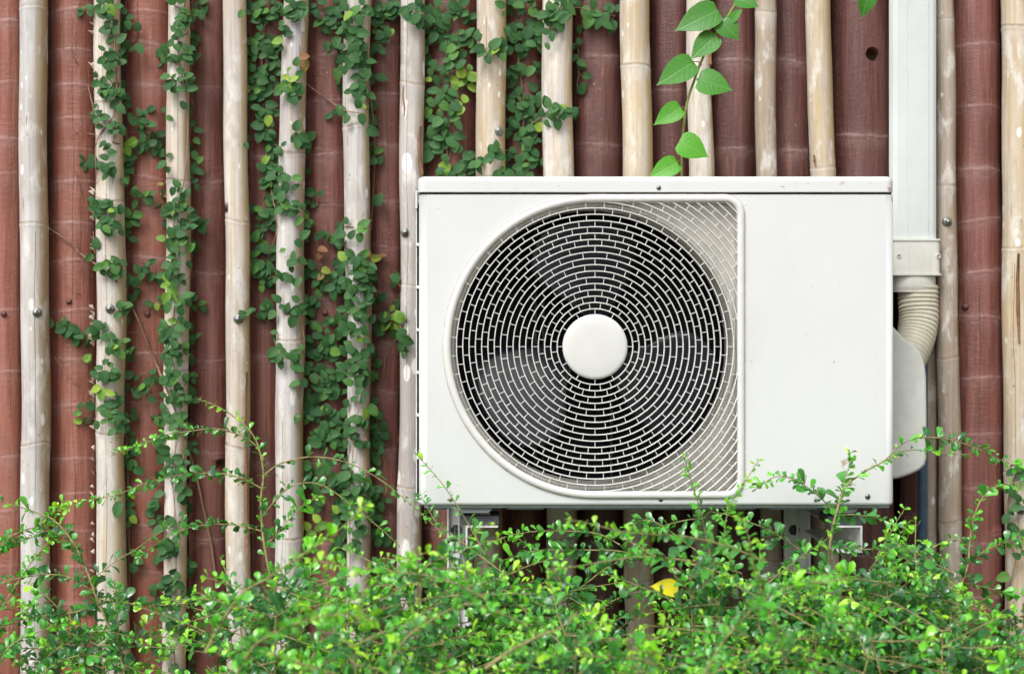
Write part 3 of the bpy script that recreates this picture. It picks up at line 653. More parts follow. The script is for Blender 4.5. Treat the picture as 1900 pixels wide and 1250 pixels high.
# ribbed hose
ctrl = [PT(1703, 530, -.072), PT(1703.5, 560, -.074), PT(1704.5, 590, -.080), PT(1700, 622, -.092), PT(1688, 655, -.112), PT(1672, 690, -.135), PT(1655, 725, -.155)]
def spline(P, n):
    P = [2*P[0]-P[1]]+list(P)+[2*P[-1]-P[-2]]; out = []
    for i in range(1, len(P)-2):
        for j in range(n):
            t = j/n; a, b_, c, d = P[i-1:i+3]
            out.append(.5*((2*b_)+(-a+c)*t+(2*a-5*b_+4*c-d)*t*t+(-a+3*b_-3*c+d)*t**3))
    out.append(P[-2]); return out
sp = spline(ctrl, 34); L = 0; rad = []
for i, p in enumerate(sp):
    if i: L += (p-sp[i-1]).length
    base = .0385-.004*min(1, L/.2); ph_ = (L/.0093) % 1
    rad.append(base-.0032*(1-abs(math.sin(math.pi*ph_))**.6))
s = MB(); s.tube(sp, rad, 36); ho_ = s.build('ribbed_hose', M_hose); tag(ho_, 'cream ribbed flexible hose bending from the trunking into the valve cover of the air conditioner', 'hose')
s = MB(); s.tube([PT(1712, 600, -.105), PT(1712, 800, -.105), PT(1711.5, 1000, -.105), PT(1710, 1200, -.105), Vector((X(1710, 2.9), -.105, .0))], .0092, 16)
tag(s.build('blue_pipe', M_blue), 'dark blue plastic pipe running down behind the valve cover on the right', 'pipe')

# ------------------------------------------------------------------ brackets
def bracket(mirror, pxa, pxb, label):
    """pxa..pxb: photo span of the arm at its front"""
    D = YF+.02-CAMY; x0, x1 = X(pxa, D), X(pxb, D); zt = Z(975, D)
    o = empty('wall_bracket', ((x0+x1)/2, -.1, zt)); tag(o, label, 'bracket', 'steel wall brackets under the air conditioner')
    wx = x0 if not mirror else x1-.003
    s = MB(); s.box((x0, YF+.02, zt-.0028), (x1, -.10, zt)); s.box((wx, YF+.02, zt-.042), (wx+.003, -.10, zt-.003))
    wx2 = x1-.0028 if not mirror else x0
    if mirror: s.box((x0+.004, YF+.02, zt-.0455), (x1, -.10, zt-.0425))
    child(s, 'arm', M_brk, o)
    # upright plate on the wall with stiffening ribs
    s = MB(); Dw = -.10-CAMY; ux0, ux1 = (X(830, Dw), X(874, Dw)) if not mirror else (X(1454, Dw), X(1502, Dw)); zb = Z(1062, Dw)-(.12 if not mirror else 0)
    s.box((ux0, -.103, zb), (ux1, -.099, Z(938, Dw)), 0, .0008)
    for q in (0, .5, 1): xx = ux0+(ux1-ux0-.004)*q; s.box((xx, -.112, zb), (xx+.004, -.103, Z(938, Dw)), 0, .001)
    child(s, 'upright', M_brk, o)
    s = MB(); c = ((ux0+ux1)/2-.005, -.104, Z(982, Dw)); s.lathe_y(c, [(.0001, -.006), (.006, -.005), (.007, -.001), (.011, 0), (.011, .002)], 6); child(s, 'bolt', M_dmet, o)
    # diagonal strut
    s = MB(); xm = wx+.0015; s.tube([(xm, -.33, zt-.03), (xm, -.10, zt-.22)], .008, 6); child(s, 'strut', M_brk, o)
    s = MB(); s.box((x0-.008, YF+.024, zt+.001), (x1+.002, YF+.10, Z(957, D)), 0, .002); child(s, 'rubber_pad', M_rub, o)
    s = MB(); s.lathe_y(((x0+x1)/2, YF+.05, Z(956, D)), [(.0001, -.010), (.006, -.010), (.006, .006)], 6); 
    s.box(((x0+x1)/2-.012, YF+.035, Z(957, D)), ((x0+x1)/2+.014, YF+.065, Z(953, D)), 0, .001)
    child(s, 'foot_bolt', plain('rusty_steel', (.34, .24, .18), .6, .4, .3, var=.4, sc=300), o)
bracket(False, 864, 924, 'white steel bracket with a black rubber pad under the left end of the air conditioner')
bracket(True, 1546, 1600, 'white steel bracket with an open channel end under the right end of the air conditioner')

# ------------------------------------------------------------------ leaves
class Leaves:
    """many leaves in one mesh; template: x across, y along, z up"""
    def __init__(s, prof, stations, fold=.18, droop=.18):
        s.T = []; s.UV = []
        for t, wd in zip(stations, prof):
            zc = -droop*t*t
            if wd == 0: s.T.append((0, t, zc)); s.UV.append((.5, t))
            else:
                for q in (-1, -.55, 0, .55, 1):
                    e = abs(q); s.T.append((q*wd, t-(.03*e), zc+fold*wd*e*(1.0 if e < .9 else .8)*1.1)); s.UV.append((.5+q*.5*wd/max(prof), t))
        F = []; idx = []; c = 0
        for wd in prof:
            k = 1 if wd == 0 else 5; idx.append(list(range(c, c+k))); c += k
        for a, b_ in zip(idx[:-1], idx[1:]):
            if len(a) == 1: F += [(a[0], b_[j+1], b_[j]) for j in range(4)]
            elif len(b_) == 1: F += [(a[j], a[j+1], b_[0]) for j in range(4)]
            else: F += [(a[j], a[j+1], b_[j+1], b_[j]) for j in range(4)]
        s.T = np.array(s.T); s.F = F; s.UV = np.array(s.UV); s.P = []; s.tone = []
    def add(s, pos, along, nrm, L, wd, tone, twist=0.0):
        a = Vector(along).normalized(); n = Vector(nrm); n = (n-a*n.dot(a))
        if n.length < 1e-3: n = a.orthogonal()
        n.normalize(); c = a.cross(n).normalized()
        s.P.append(np.array([[*(c*L*wd)], [*(a*L)], [*(n*L)], [*pos]])); s.tone.append(tone)
    def build(s, name, mat, parent, off):
        n = len(s.P)
        if n == 0: return None
        P = np.array(s.P); T = s.T; V = T.shape[0]
        jit = 1+rng.uniform(-.25, .9, (n, 1))          # each leaf folds and droops differently
        co = T[None, :, 0:1]*P[:, None, 0]+T[None, :, 1:2]*P[:, None, 1]+(T[None, :, 2]*jit)[:, :, None]*P[:, None, 2]+P[:, None, 3]-np.array(off)
        me = bpy.data.meshes.new(name); quads = [f for f in s.F]; nl = sum(len(f) for f in quads)
        loops = np.concatenate([np.array(f) for f in quads]); ls = np.cumsum([0]+[len(f) for f in quads])[:-1]
        me.vertices.add(n*V); me.vertices.foreach_set('co', co.reshape(-1))
        me.loops.add(n*nl); me.polygons.add(n*len(quads))
        allL = (loops[None, :]+np.arange(n)[:, None]*V).reshape(-1).astype(np.int32)
        me.loops.foreach_set('vertex_index', allL)
        me.polygons.foreach_set('loop_start', (ls[None, :]+np.arange(n)[:, None]*nl).reshape(-1).astype(np.int32))
        me.polygons.foreach_set('use_smooth', np.ones(n*len(quads), bool))
        uv = me.uv_layers.new(name='UVMap'); uv.data.foreach_set('uv', np.tile(s.UV[loops], (n, 1)).reshape(-1))
        at = me.attributes.new('tone', 'FLOAT', 'POINT'); at.data.foreach_set('value', np.repeat(np.array(s.tone, dtype=np.float32), V))
        me.update(calc_edges=True); me.validate()
        return link(name, me, mat, parent)
def ivy_leaves(): return Leaves([.0, .22, .355, .405, .385, .28, .17, .07, 0], [0, .05, .18, .36, .58, .78, .89, .965, 1.0], .16, .10)
def shrub_leaves(): return Leaves([.0, .06, .13, .225, .27, .19, 0], [0, .12, .35, .62, .82, .95, 1.0], .26, .24)

# creeper: clusters as (px, py, rx, ry, leaves); tone marks after the count: y young, d dry
def creeper(label, text, size=25, name='creeping_fig', base=(0, 0), runners=(), young=.02):
    toks = [t.split(',') for t in text.split()]
    x0 = float(toks[0][0]); y0 = float(toks[0][1]); r0 = PT(base[0] or x0, base[1] or y0, -.05)
    o = empty(name, r0); tag(o, label, 'creeper', 'creeping fig plants climbing the bamboo wall')
    LV = ivy_leaves(); st = MB()
    def hug(px, py, out):
        p = PT(px, py, -.08); y = surf_y(p.x, p.z); y = min(y, .02)-out
        q = PT(px, py, y); return q
    prev = None
    for t in toks:
        cx, cy, rx, ry = map(float, t[:4]); k = t[4]; mode = k[-1] if k[-1] in 'yd' else ''; k = int(k.rstrip('yd'))
        k = max(1, int(k*1.10+.5))
        cur = (cx, cy)
        if prev and math.hypot(cx-prev[0], cy-prev[1]) < 60 and abs(cx-prev[0]) < 22:
            pts = [hug(prev[0]+(cx-prev[0])*q+random.uniform(-3, 3), prev[1]+(cy-prev[1])*q, .004) for q in (0, .33, .66, 1)]
            st.tube(pts, [.0011, .0012, .0012, .001], 5)
        prev = cur
        made = 0
        while made < k:
            # a short sprig of alternate leaves
            a = random.uniform(0, 6.28); q = math.sqrt(random.random())*.8; px, py = cx+rx*q*math.cos(a), cy+ry*q*math.sin(a)
            h = random.uniform(0, 6.28); m = random.randint(2, 5); sgn = random.choice((-1, 1)); P = []
            layer = random.uniform(.005, .020)
            for i in range(m):
                P.append(hug(px, py, layer-.002))
                if i and ((px-cx)/(rx+4))**2+((py-cy)/(ry+5))**2 > 1.0: break
                sgn = -sgn; L = .80*size*random.choice((.72, .9, 1.0, 1.1, 1.25))*random.uniform(.92, 1.08)*(1-.06*i)
                ang = h+sgn*random.uniform(.7, 1.25)
                al = Vector((math.cos(ang), random.uniform(-.28, .04), math.sin(ang)-.30))
                nr = Vector((random.gauss(-.05, .24), -1, random.gauss(.34, .24)))
                tn = random.betavariate(2, 2.6)*.66
                if random.random() < young: tn = random.uniform(.70, .84)
                if mode == 'y': tn = random.uniform(.66, .86)
                if mode == 'd': tn = random.uniform(.88, 1.0)
                pl = hug(px, py, layer+random.uniform(0, .008))
                LV.add(pl, al, nr, W(L, DL), random.uniform(.82, 1.02), tn); made += 1
                px += math.cos(h)*size*.36; py -= math.sin(h)*size*.36; h += random.uniform(-.35, .35)
                if ((px-cx)/(rx+7))**2+((py-cy)/(ry+7))**2 > 1.0: break
                if made >= k: break
            if len(P) > 1: st.tube(P, .0007, 4)
    LV.build('foliage', M_ivy, o, o.location)
    for rn in runners:
        pts = [hug(a, b_, .006+random.uniform(0, .004)) for a, b_ in rn]; sp_ = spline(pts, 5); st.tube(sp_, [.0016-.0008*i/len(sp_) for i in range(len(sp_))], 6)
    so_ = st.build('stem', M_twig, o); so_.location = -o.location
    return o
creeper('dark green creeper on the bleached bamboo pole with torn husk scraps',
 '165,25,11,26,9 206,10,12,10,4 212,38,20,28,11 216,68,16,16,6 240,36,12,8,3 256,58,7,4,1 246,78,12,9,2 204,106,28,18,14 232,95,14,12,4 206,148,27,26,18 226,180,13,16,6 178,224,17,20,8 204,245,13,12,4 222,230,9,8,2 208,264,13,9,3 229,268,13,12,3y 160,297,8,6,2 172,312,14,12,5 205,307,19,17,8 235,312,15,18,5 228,337,12,13,4 172,375,18,16,8 190,398,26,20,16 232,398,13,20,9 192,412,28,12,6 234,425,11,18,6 174,468,11,13,5 200,480,20,17,7 225,486,15,20,6 238,522,13,20,6 250,536,8,8,2 222,572,13,17,5 246,560,9,8,3 185,622,20,18,8 155,624,17,14,6 125,612,20,16,8 97,603,8,7,3 215,636,22,17,9 235,652,11,22,6 164,664,13,13,4y 186,686,20,20,8 210,702,14,20,5 190,714,17,11,4y 229,722,15,17,5 250,702,15,10,3 160,768,15,14,6 190,768,26,20,12 218,786,13,16,5 240,760,11,11,3 236,800,9,14,4 236,842,9,18,5 243,880,8,10,2 236,950,16,19,8 225,935,8,8,3 243,1040,10,13,3 240,1100,13,13,3',
 24, base=(230, 1240), runners=[[(212, 60), (215, 200), (180, 260), (178, 330), (172, 400), (176, 470)], [(235, 240), (228, 400), (236, 560), (230, 700), (238, 900), (240, 1060), (236, 1240)]])
creeper('creeper wrapping the thin knotty bamboo pole from top to bottom',
 '322,8,9,12,4 343,22,17,20,9 366,10,11,17,4 318,48,12,13,4 335,68,22,18,8 355,60,11,16,4 305,118,13,13,4 331,98,22,18,8 353,110,11,18,5 326,146,22,17,8 350,162,15,16,6 357,200,9,15,3 305,206,8,13,3 290,198,9,6,1 257,218,19,22,9 263,262,15,12,6 285,245,18,11,5 298,262,9,18,4 361,248,9,12,3 352,276,8,12,2 298,286,8,10,3 306,306,8,8,2 361,310,9,13,4 356,336,9,13,4 250,350,10,8,3 268,358,12,10,4 252,374,7,5,1 293,350,10,10,3d 336,356,13,11,4 310,376,16,17,7 336,384,22,16,8 366,406,13,10,4 310,408,13,14,5 340,415,19,16,7 315,442,13,13,5 345,440,17,12,5 363,452,11,11,3 328,476,17,20,7 352,478,11,13,4 275,505,17,13,7 300,516,11,13,5 325,511,19,12,6 318,536,15,16,6y 345,552,11,10,3 330,556,15,16,5 360,560,17,9,6 295,560,9,11,4 330,596,17,18,6 300,600,11,13,4 320,616,15,12,5 350,632,17,16,8 305,651,15,14,6 340,651,13,17,5 357,672,10,10,3 300,690,14,14,4 270,703,10,8,2 268,736,11,7,2 282,722,9,8,2 341,702,21,20,9 318,690,12,12,4 330,741,21,20,9 350,746,9,18,5 300,770,13,14,6 325,790,19,16,8 345,771,11,18,5 310,832,15,18,7 345,831,13,18,7 335,861,19,14,6 300,880,11,12,4 300,922,13,18,7 342,902,17,16,6 305,961,17,20,8 346,956,13,12,4 325,1001,14,12,5 310,1022,17,18,8 346,1041,15,20,8 320,1071,17,18,8 300,1101,13,18,6 345,1101,12,14,5 320,1151,19,20,9 346,1181,17,18,7 310,1211,19,20,8 340,1236,14,12,6',
 24, base=(322, 1245), runners=[[(345, 0), (330, 90), (348, 200), (344, 320), (322, 420), (330, 520), (318, 640), (335, 760), (320, 880), (328, 1000), (322, 1245)]])
creeper('creeper of crowded small leaves over the pole right of the clean cream pole',
 '466,18,11,24,9 485,30,13,18,7 500,18,17,18,8 521,26,13,18,5 548,12,16,10,7 560,30,13,13,4 470,70,11,20,7 496,86,19,16,9 521,70,12,16,4 505,106,17,16,8 470,98,9,12,5 476,134,17,20,12 500,131,13,17,6 475,168,19,16,12 496,170,15,16,8 490,199,13,14,6 540,148,17,12,5y 535,172,21,13,8 556,181,11,9,3 560,108,9,8,2d 556,122,10,8,3 490,234,13,18,8 500,265,15,16,8 516,270,6,8,2 557,255,13,11,5 563,280,8,10,3 478,300,12,10,2y 500,296,17,17,9 455,268,8,6,2 500,334,15,16,8 513,345,13,14,6 538,326,12,12,3 571,316,8,9,2 520,366,15,14,6 506,386,15,14,7 530,391,11,12,4 560,350,13,12,3 592,369,12,9,2 582,386,13,9,2 560,380,11,11,3 500,404,15,14,7 580,406,13,9,3 466,396,7,9,2 490,422,11,18,5 575,418,15,16,4 475,450,13,16,5 511,454,15,20,6 555,446,9,13,3 478,490,17,14,8 495,510,17,17,7 515,511,12,14,4 541,492,16,14,4 505,536,8,9,1 545,531,14,12,2 455,586,13,7,3 481,574,18,9,5 511,570,13,9,4 534,580,8,8,2 560,576,15,16,5 580,556,17,12,5 596,556,11,10,3 577,592,10,9,3 510,620,7,8,2 512,641,8,13,4 520,656,14,12,5 543,656,9,8,2 540,681,9,8,2 565,671,9,11,4 563,700,9,9,3',
 25, base=(560, 720), runners=[[(500, 0), (485, 100), (497, 220), (500, 330), (514, 420), (500, 500), (560, 600), (562, 720)]])
creeper('large creeper hanging from the top over two poles and matting thickly beside the spotted pole',
 '590,8,16,10,5 604,28,14,12,4 600,46,14,11,5 634,10,15,13,4 651,26,15,15,5 668,12,9,10,3 630,60,20,17,8 656,60,18,17,8 616,82,14,12,5 641,91,17,16,7 670,86,18,16,8 700,20,13,18,6 716,32,13,18,6 691,50,12,14,5 711,76,18,14,7 690,100,13,11,5 640,124,17,12,7 680,121,12,12,5 651,108,10,9,4 696,146,9,13,4 665,156,13,14,6 625,156,9,7,2 690,200,11,13,4 680,172,9,13,4 685,231,11,11,3 623,205,7,6,2 646,210,8,7,2 668,207,8,7,2 690,271,11,11,3 696,300,7,13,2 730,15,16,12,6 748,22,10,9,3 766,10,16,11,6 785,35,14,12,6 806,30,17,16,6 695,385,6,8,1 605,431,13,11,4 621,441,11,13,5 640,420,12,9,2 656,421,14,10,3 588,462,9,9,2d 600,500,9,8,2d 641,446,15,16,6 641,476,18,16,8 662,478,13,12,5 675,486,13,14,4 687,480,11,10,3d 702,482,9,11,4d 661,501,18,16,8 690,501,12,12,4 636,511,12,14,5 606,521,13,12,4 591,501,13,14,4 621,531,13,12,5 651,541,18,18,8 680,526,14,18,6 696,546,10,18,4 641,571,16,16,7 665,560,11,11,4 686,576,13,16,5 630,600,11,13,5 656,606,14,14,4 681,606,14,12,4 645,622,12,11,3 696,611,12,12,2 712,600,8,11,2 590,616,14,12,5 591,641,16,16,6 571,646,10,13,4 611,641,12,12,5 621,661,13,16,6 576,690,11,18,6 646,651,12,11,3 690,641,14,12,3 670,632,10,9,2 631,681,14,14,7 661,671,16,14,7 681,686,12,12,4 701,666,11,11,2 600,699,13,13,5 621,711,16,16,9 690,701,12,12,4 656,711,9,11,3 671,726,12,11,4 600,726,14,11,5 586,746,16,16,8 641,731,11,14,4 571,766,14,14,7 601,771,16,16,9 626,771,14,16,8 691,756,12,16,5 700,791,12,18,7 681,781,11,12,4 641,791,12,16,7 590,801,20,17,12 621,811,18,16,11 691,816,12,12,5 601,821,18,16,7 641,811,16,16,8 576,871,11,13,5 601,861,12,9,2 590,885,10,10,3 701,841,9,14,5 681,831,8,14,4 641,871,14,17,7 621,901,20,20,14 651,911,20,20,14 681,901,16,18,9 641,941,20,18,12 671,946,18,18,9 601,931,14,12,6 586,981,16,12,6y 641,976,18,14,8 691,971,14,14,6 661,1001,14,12,6 716,1001,12,12,5 621,1011,15,12,6 700,935,16,24,8',
 25, base=(650, 1060), runners=[[(690, 0), (682, 120), (695, 260), (690, 400), (676, 520), (690, 640), (665, 760), (650, 900), (650, 1060)], [(566, 155), (590, 172), (612, 188), (640, 205), (670, 210)]])
creeper('small yellowish creeper shoot between the spotted pole and the dense creeper',
 '740,525,9,10,3 741,550,8,8,2 728,571,8,13,3y 735,595,13,11,4y 722,598,8,7,2y 747,603,8,8,2y 750,625,13,11,5 745,645,8,6,2', 25, base=(712, 690), runners=[[(740, 520), (732, 575), (745, 612), (720, 650), (712, 690)]])
creeper('creeper filling the gap above the left corner of the air conditioner',
 '798,20,16,17,5 830,28,17,18,5 865,22,15,20,5 845,4,18,8,5 810,65,18,18,7 836,60,13,14,4 801,92,12,11,4 850,91,17,18,7 825,106,16,17,6 800,111,12,12,3 846,121,12,12,3 811,136,14,12,4 871,81,13,16,5 800,171,9,13,3 821,166,12,13,5 856,156,12,11,3y 871,148,9,11,5y 851,171,9,8,2y 820,183,11,10,4 801,196,11,13,4 861,191,13,12,4y 843,188,9,10,3 821,221,13,12,5 845,216,11,11,4 790,256,9,13,4 806,266,11,14,4 800,286,13,11,3 826,236,14,14,7 836,251,12,11,4 816,276,9,9,3 841,266,9,9,3 833,308,9,12,4y 855,295,11,11,4 871,316,13,10,5 845,318,10,8,3 815,322,9,6,2 885,292,12,14,5 915,275,11,11,4 908,290,11,8,3 925,284,9,9,3 941,278,9,8,2 885,75,14,12,4 901,91,14,11,5 915,88,9,11,3 935,95,15,11,6 960,97,12,10,4',
 27, base=(830, 330), runners=[[(840, 0), (826, 90), (838, 170), (826, 240), (836, 330)], [(870, 95), (905, 98), (950, 102)]])
creeper('creeper curtain left of the wide cream pole with sprays reaching right over it',
 '950,15,11,18,6 975,20,13,18,6 995,10,8,14,3 945,46,9,13,4 965,61,13,14,6 990,51,14,12,5 1000,71,12,11,4 962,84,11,9,4 984,80,11,9,4 948,121,9,18,4 962,136,11,12,3 990,126,12,12,4 980,141,8,8,2 962,161,11,12,4 955,181,11,12,3 971,196,14,12,5 995,181,9,13,4 985,206,11,12,4 955,221,11,12,4 985,231,12,12,4 970,243,11,10,4 955,250,11,12,3 1000,244,8,10,3 990,262,11,11,3 975,281,12,12,5 956,291,12,11,4 970,306,11,9,4 931,311,12,12,4 985,316,11,11,3 1000,300,8,10,3 948,318,10,7,3 1015,30,12,11,5 1031,41,12,11,6 1020,57,10,8,3 1036,20,11,10,4 1045,6,12,10,4 1058,15,11,9,4 1080,10,12,12,3 1095,31,13,14,4 1112,38,9,10,2 1122,27,8,10,2 1138,25,8,10,2 1137,42,7,8,1 1072,50,6,10,2 1074,79,8,8,2 1072,101,6,8,2 1076,142,8,7,1 1072,121,6,7,1 1073,175,6,6,1 1005,215,11,11,4 1020,206,9,11,3 1036,201,9,9,3 1050,208,9,11,3 1031,226,9,8,1 1070,203,9,8,3 1003,233,9,9,3',
 26, base=(970, 330), runners=[[(972, 0), (962, 100), (972, 200), (965, 330)], [(985, 232), (1010, 215), (1040, 212), (1075, 200)], [(1000, 62), (1030, 38), (1060, 14), (1100, 22), (1142, 30)]])
creeper('few creeper leaves climbing the edge of the tan pole at the far right',
 '1890,878,9,13,4 1868,940,7,11,2 1893,930,7,11,3 1870,976,7,10,2 1893,1030,7,10,3 1868,1065,7,9,2 1868,1145,7,11,3 1880,905,7,8,2 1898,985,5,8,2', 25, base=(1872, 1245), runners=[[(1888, 870), (1870, 930), (1872, 990), (1884, 1040), (1870, 1110), (1872, 1245)]])

# dry woody vines
def woody(label, lines, r=.0028, mat=M_twig, depth=.006):
    s = MB()
    for ln in lines:
        rr = r
        if isinstance(ln[0], (int, float)): rr = ln[0]; ln = ln[1:]
        P = [PT(a, b_, surf_y(PT(a, b_, -.08).x, PT(a, b_, -.08).z)-depth-random.uniform(0, .004)) for a, b_ in ln]
        sp_ = spline(P, 5); sp_ = [p+Vector((random.gauss(0, .0004), 0, random.gauss(0, .0004))) for p in sp_]
        s.tube(sp_, [rr*(1-.45*i/len(sp_)) for i in range(len(sp_))], 6)
    o = s.build('dry_vine', mat); tag(o, label, 'dry vine')
woody('long dry brown vine crossing the bleached bamboo pole diagonally',
 [[.0026, (402, 1090), (395, 1030), (385, 975), (368, 900), (352, 840), (340, 800), (318, 745), (300, 700), (288, 670), (270, 628), (250, 580), (232, 550), (210, 515), (180, 492), (148, 470), (122, 445), (90, 422)], [.0011, (165, 482), (150, 497), (145, 503)], [.0010, (145, 468), (141, 455), (142, 446)], [.001, (258, 618), (240, 616), (230, 618)], [.0010, (290, 688), (262, 694), (240, 700)], [.001, (360, 900), (335, 900), (318, 905)], [.001, (392, 1010), (372, 1008), (352, 1020)]], .002)
woody('thin dry twigs on the faded red brown bamboo near the top left',
 [[.0012, (178, 235), (172, 195), (160, 150), (140, 112), (131, 92), (136, 78), (142, 40), (146, 0)], [.0011, (160, 150), (158, 100), (162, 60), (160, 20)], [.0009, (178, 250), (160, 247), (140, 246), (126, 248)], [.0010, (155, 375), (150, 355), (141, 325), (132, 308)], [.0009, (170, 560), (150, 548), (130, 535), (114, 524)], [.0009, (162, 722), (140, 712), (120, 690), (100, 660)]], .0012)

# ------------------------------------------------------------------ heart-leaved vine above the unit
hv_ = empty('climbing_vine', PT(1265, 330, -.24)); tag(hv_, 'bright green vine with large heart shaped leaves rising from behind the air conditioner', 'vine')
off = hv_.location
st = MB(); yv = -.235
cl = [PT(a, b_, yv) for a, b_ in ((1265, 345), (1265, 300), (1268, 240), (1275, 190), (1288, 150), (1303, 110), (1325, 68), (1345, 40), (1362, 12), (1385, -25), (1410, -70))]
sp_ = spline(cl, 6); st.tube([p-off for p in sp_], [.0023]*len(sp_), 8)
HL = [.0, .30, .43, .46, .40, .27, .13, .04, 0]; HS = [0, .03, .16, .34, .54, .72, .86, .95, 1.0]
big = [((1332, 20), (1252, 53), .70, .30, (1349, 32)), ((1328, 66), (1281, 108), .74, .35, (1332, 62)), ((1287, 115), (1218, 156), .68, .40, (1302, 122)), ((1295, 148), (1361, 164), .88, .42, (1292, 150)),
       ((1263, 200), (1214, 228), .72, .62, (1272, 205)), ((1260, 263), (1316, 287), .92, .66, (1262, 264)), ((1257, 302), (1203, 328), .70, .62, (1263, 300)), ((1338, 40), (1372, 71), 1.0, .3, (1345, 40)), ((1352, 42), (1378, 14), .55, .5, (1346, 40)), ((1365, -2), (1410, 10), .8, .3, (1362, 2))]
for (bx, by), (tx_, ty), wd, tone, (sx, sy_) in big:
    A, B = PT(bx, by, yv-.014), PT(tx_, ty, yv-.028); LV = Leaves(HL, HS, .10, .12)
    L = (B-A).length; LV.add(A-off, B-A, Vector((random.uniform(-.2, .2), -1, .35)), L, wd, tone)
    LV.build('leaf', M_big, hv_, (0, 0, 0)); st.tube([PT(sx, sy_, yv)-off, (PT(sx, sy_, yv)+A)/2-off+Vector((0, -.004, .003)), A-off], .0009, 6)
st.build('stem', M_gstem, hv_)
ot = empty('hanging_vine', PT(1608, -30, -.2)); tag(ot, 'single green leaf tip hanging into the top edge near the drilled hole', 'vine')
LV = Leaves(HL, HS, .10, .12); A, B = PT(1612, -22, -.2), PT(1603, 31, -.21); LV.add(A-ot.location, B-A, (0.2, -1, .3), (B-A).length, .75, .3); LV.build('leaf', M_big, ot, (0, 0, 0))
st = MB(); st.tube([PT(1612, -22, -.2)-ot.location, PT(1622, -60, -.2)-ot.location, PT(1640, -120, -.2)-ot.location], .0014, 6); st.build('stem', M_gstem, ot)

# ------------------------------------------------------------------ shrubs
class Shrub:
    def __init__(s, x, y, label):
        s.o = empty('shrub', (x, y, 0)); tag(s.o, label, 'shrub', 'small leaved shrubs in front of the wall'); s.L = shrub_leaves(); s.b = MB(); s.x, s.y = x, y
    def cluster(s, p, t, k, size, tone):
        """k leaves round point p on a twig running along t"""
        for _ in range(k):
            a = random.uniform(0, 6.28); u = t.orthogonal().normalized(); v = t.cross(u)
            d = (u*math.cos(a)+v*math.sin(a)); d.z += .25
            al = (d*random.uniform(.5, 1.1)+t*random.uniform(.1, .9)); 
            nr = Vector((random.gauss(0, .5), -.55+random.gauss(0, .45), .75+random.gauss(0, .4)))
            s.L.add(p+d*.0012, al, nr, size*random.uniform(.55, 1.25), random.uniform(.8, 1.3), min(1, max(0, tone+random.gauss(0, .15))))
    def twig(s, pts, r0, r1, size, gap=.009, tone0=.25, tone1=.7, k=(2, 4), bare=.0, leafy=1.0):
        sp_ = spline([Vector(p) for p in pts], 6); n = len(sp_)
        s.b.tube([p-s.o.location for p in sp_], [r0+(r1-r0)*i/n for i in range(n)], 5)
        acc = 0; tot = sum((sp_[i+1]-sp_[i]).length for i in range(n-1)); L = 0
        for i in range(n-1):
            d = sp_[i+1]-sp_[i]; t = d.normalized(); L += d.length; acc += d.length; f = L/tot
            while acc > gap:
                acc -= gap*random.uniform(.7, 1.3)
                if f < bare or random.random() > leafy: continue
                sz = 1.12*size*(1-.38*f); 
                if random.random() < .06: sz *= 1.7
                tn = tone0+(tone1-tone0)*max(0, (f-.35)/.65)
                s.cluster(sp_[i]+d*random.random(), t, random.randint(*k), sz, tn)
    def done(s):
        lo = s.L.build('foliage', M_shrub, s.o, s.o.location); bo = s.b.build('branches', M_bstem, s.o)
def px_poly(pts, y0, y1):
    n = len(pts); return [PT(a, b_, y0+(y1-y0)*i/max(1, n-1)) for i, (a, b_) in enumerate(pts)]
def fill(S, stems, top, xspread, yspread, size, dens, tonelift=0.0, seed=0):
    """stems from the ground with arching leafy side twigs; top(x) gives the height to reach"""
    r_ = random.Random(seed)
    for i in range(stems):
        bx, by = S.x+r_.uniform(-.05, .05), S.y+r_.uniform(-.05, .05)
        ex, ey = S.x+r_.uniform(-xspread, xspread), S.y+r_.uniform(-yspread, yspread)
        ht = top(ex)*r_.uniform(.86, 1.0); P = []
        for q in range(7):
            f = q/6; e = f**1.3
            P.append(Vector((bx+(ex-bx)*e+r_.uniform(-.012, .012)*(f > 0), by+(ey-by)*e+r_.uniform(-.012, .012)*(f > 0), ht*f)))
        sp_ = spline(P, 7); n = len(sp_); S.b.tube([p-S.o.location for p in sp_], [.0042-.0033*j/n for j in range(n)], 6)
        for j in range(int(n*.42), n):
            f = j/n; p = sp_[j]
            for q in range(dens if f > .6 else max(1, dens-1)):
                a = r_.uniform(0, 6.28); L = r_.uniform(.09, .24)*(1.15-.45*f); up = r_.uniform(-.18, .55)
                d = Vector((math.cos(a), math.sin(a)*.6, up)).normalized(); c = Vector((r_.uniform(-.3, .3), r_.uniform(-.2, .2), r_.uniform(-.5, .15)))
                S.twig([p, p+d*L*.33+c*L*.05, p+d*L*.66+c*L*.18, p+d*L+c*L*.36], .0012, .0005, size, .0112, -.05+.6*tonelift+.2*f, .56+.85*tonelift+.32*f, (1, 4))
SH = {}
def env(knots): 
    xs = [k[0] for k in knots]; zs = [k[1] for k in knots]
    return lambda x: float(np.interp(x, xs, zs))
def zpy(py, y): return Z(py, y-CAMY)
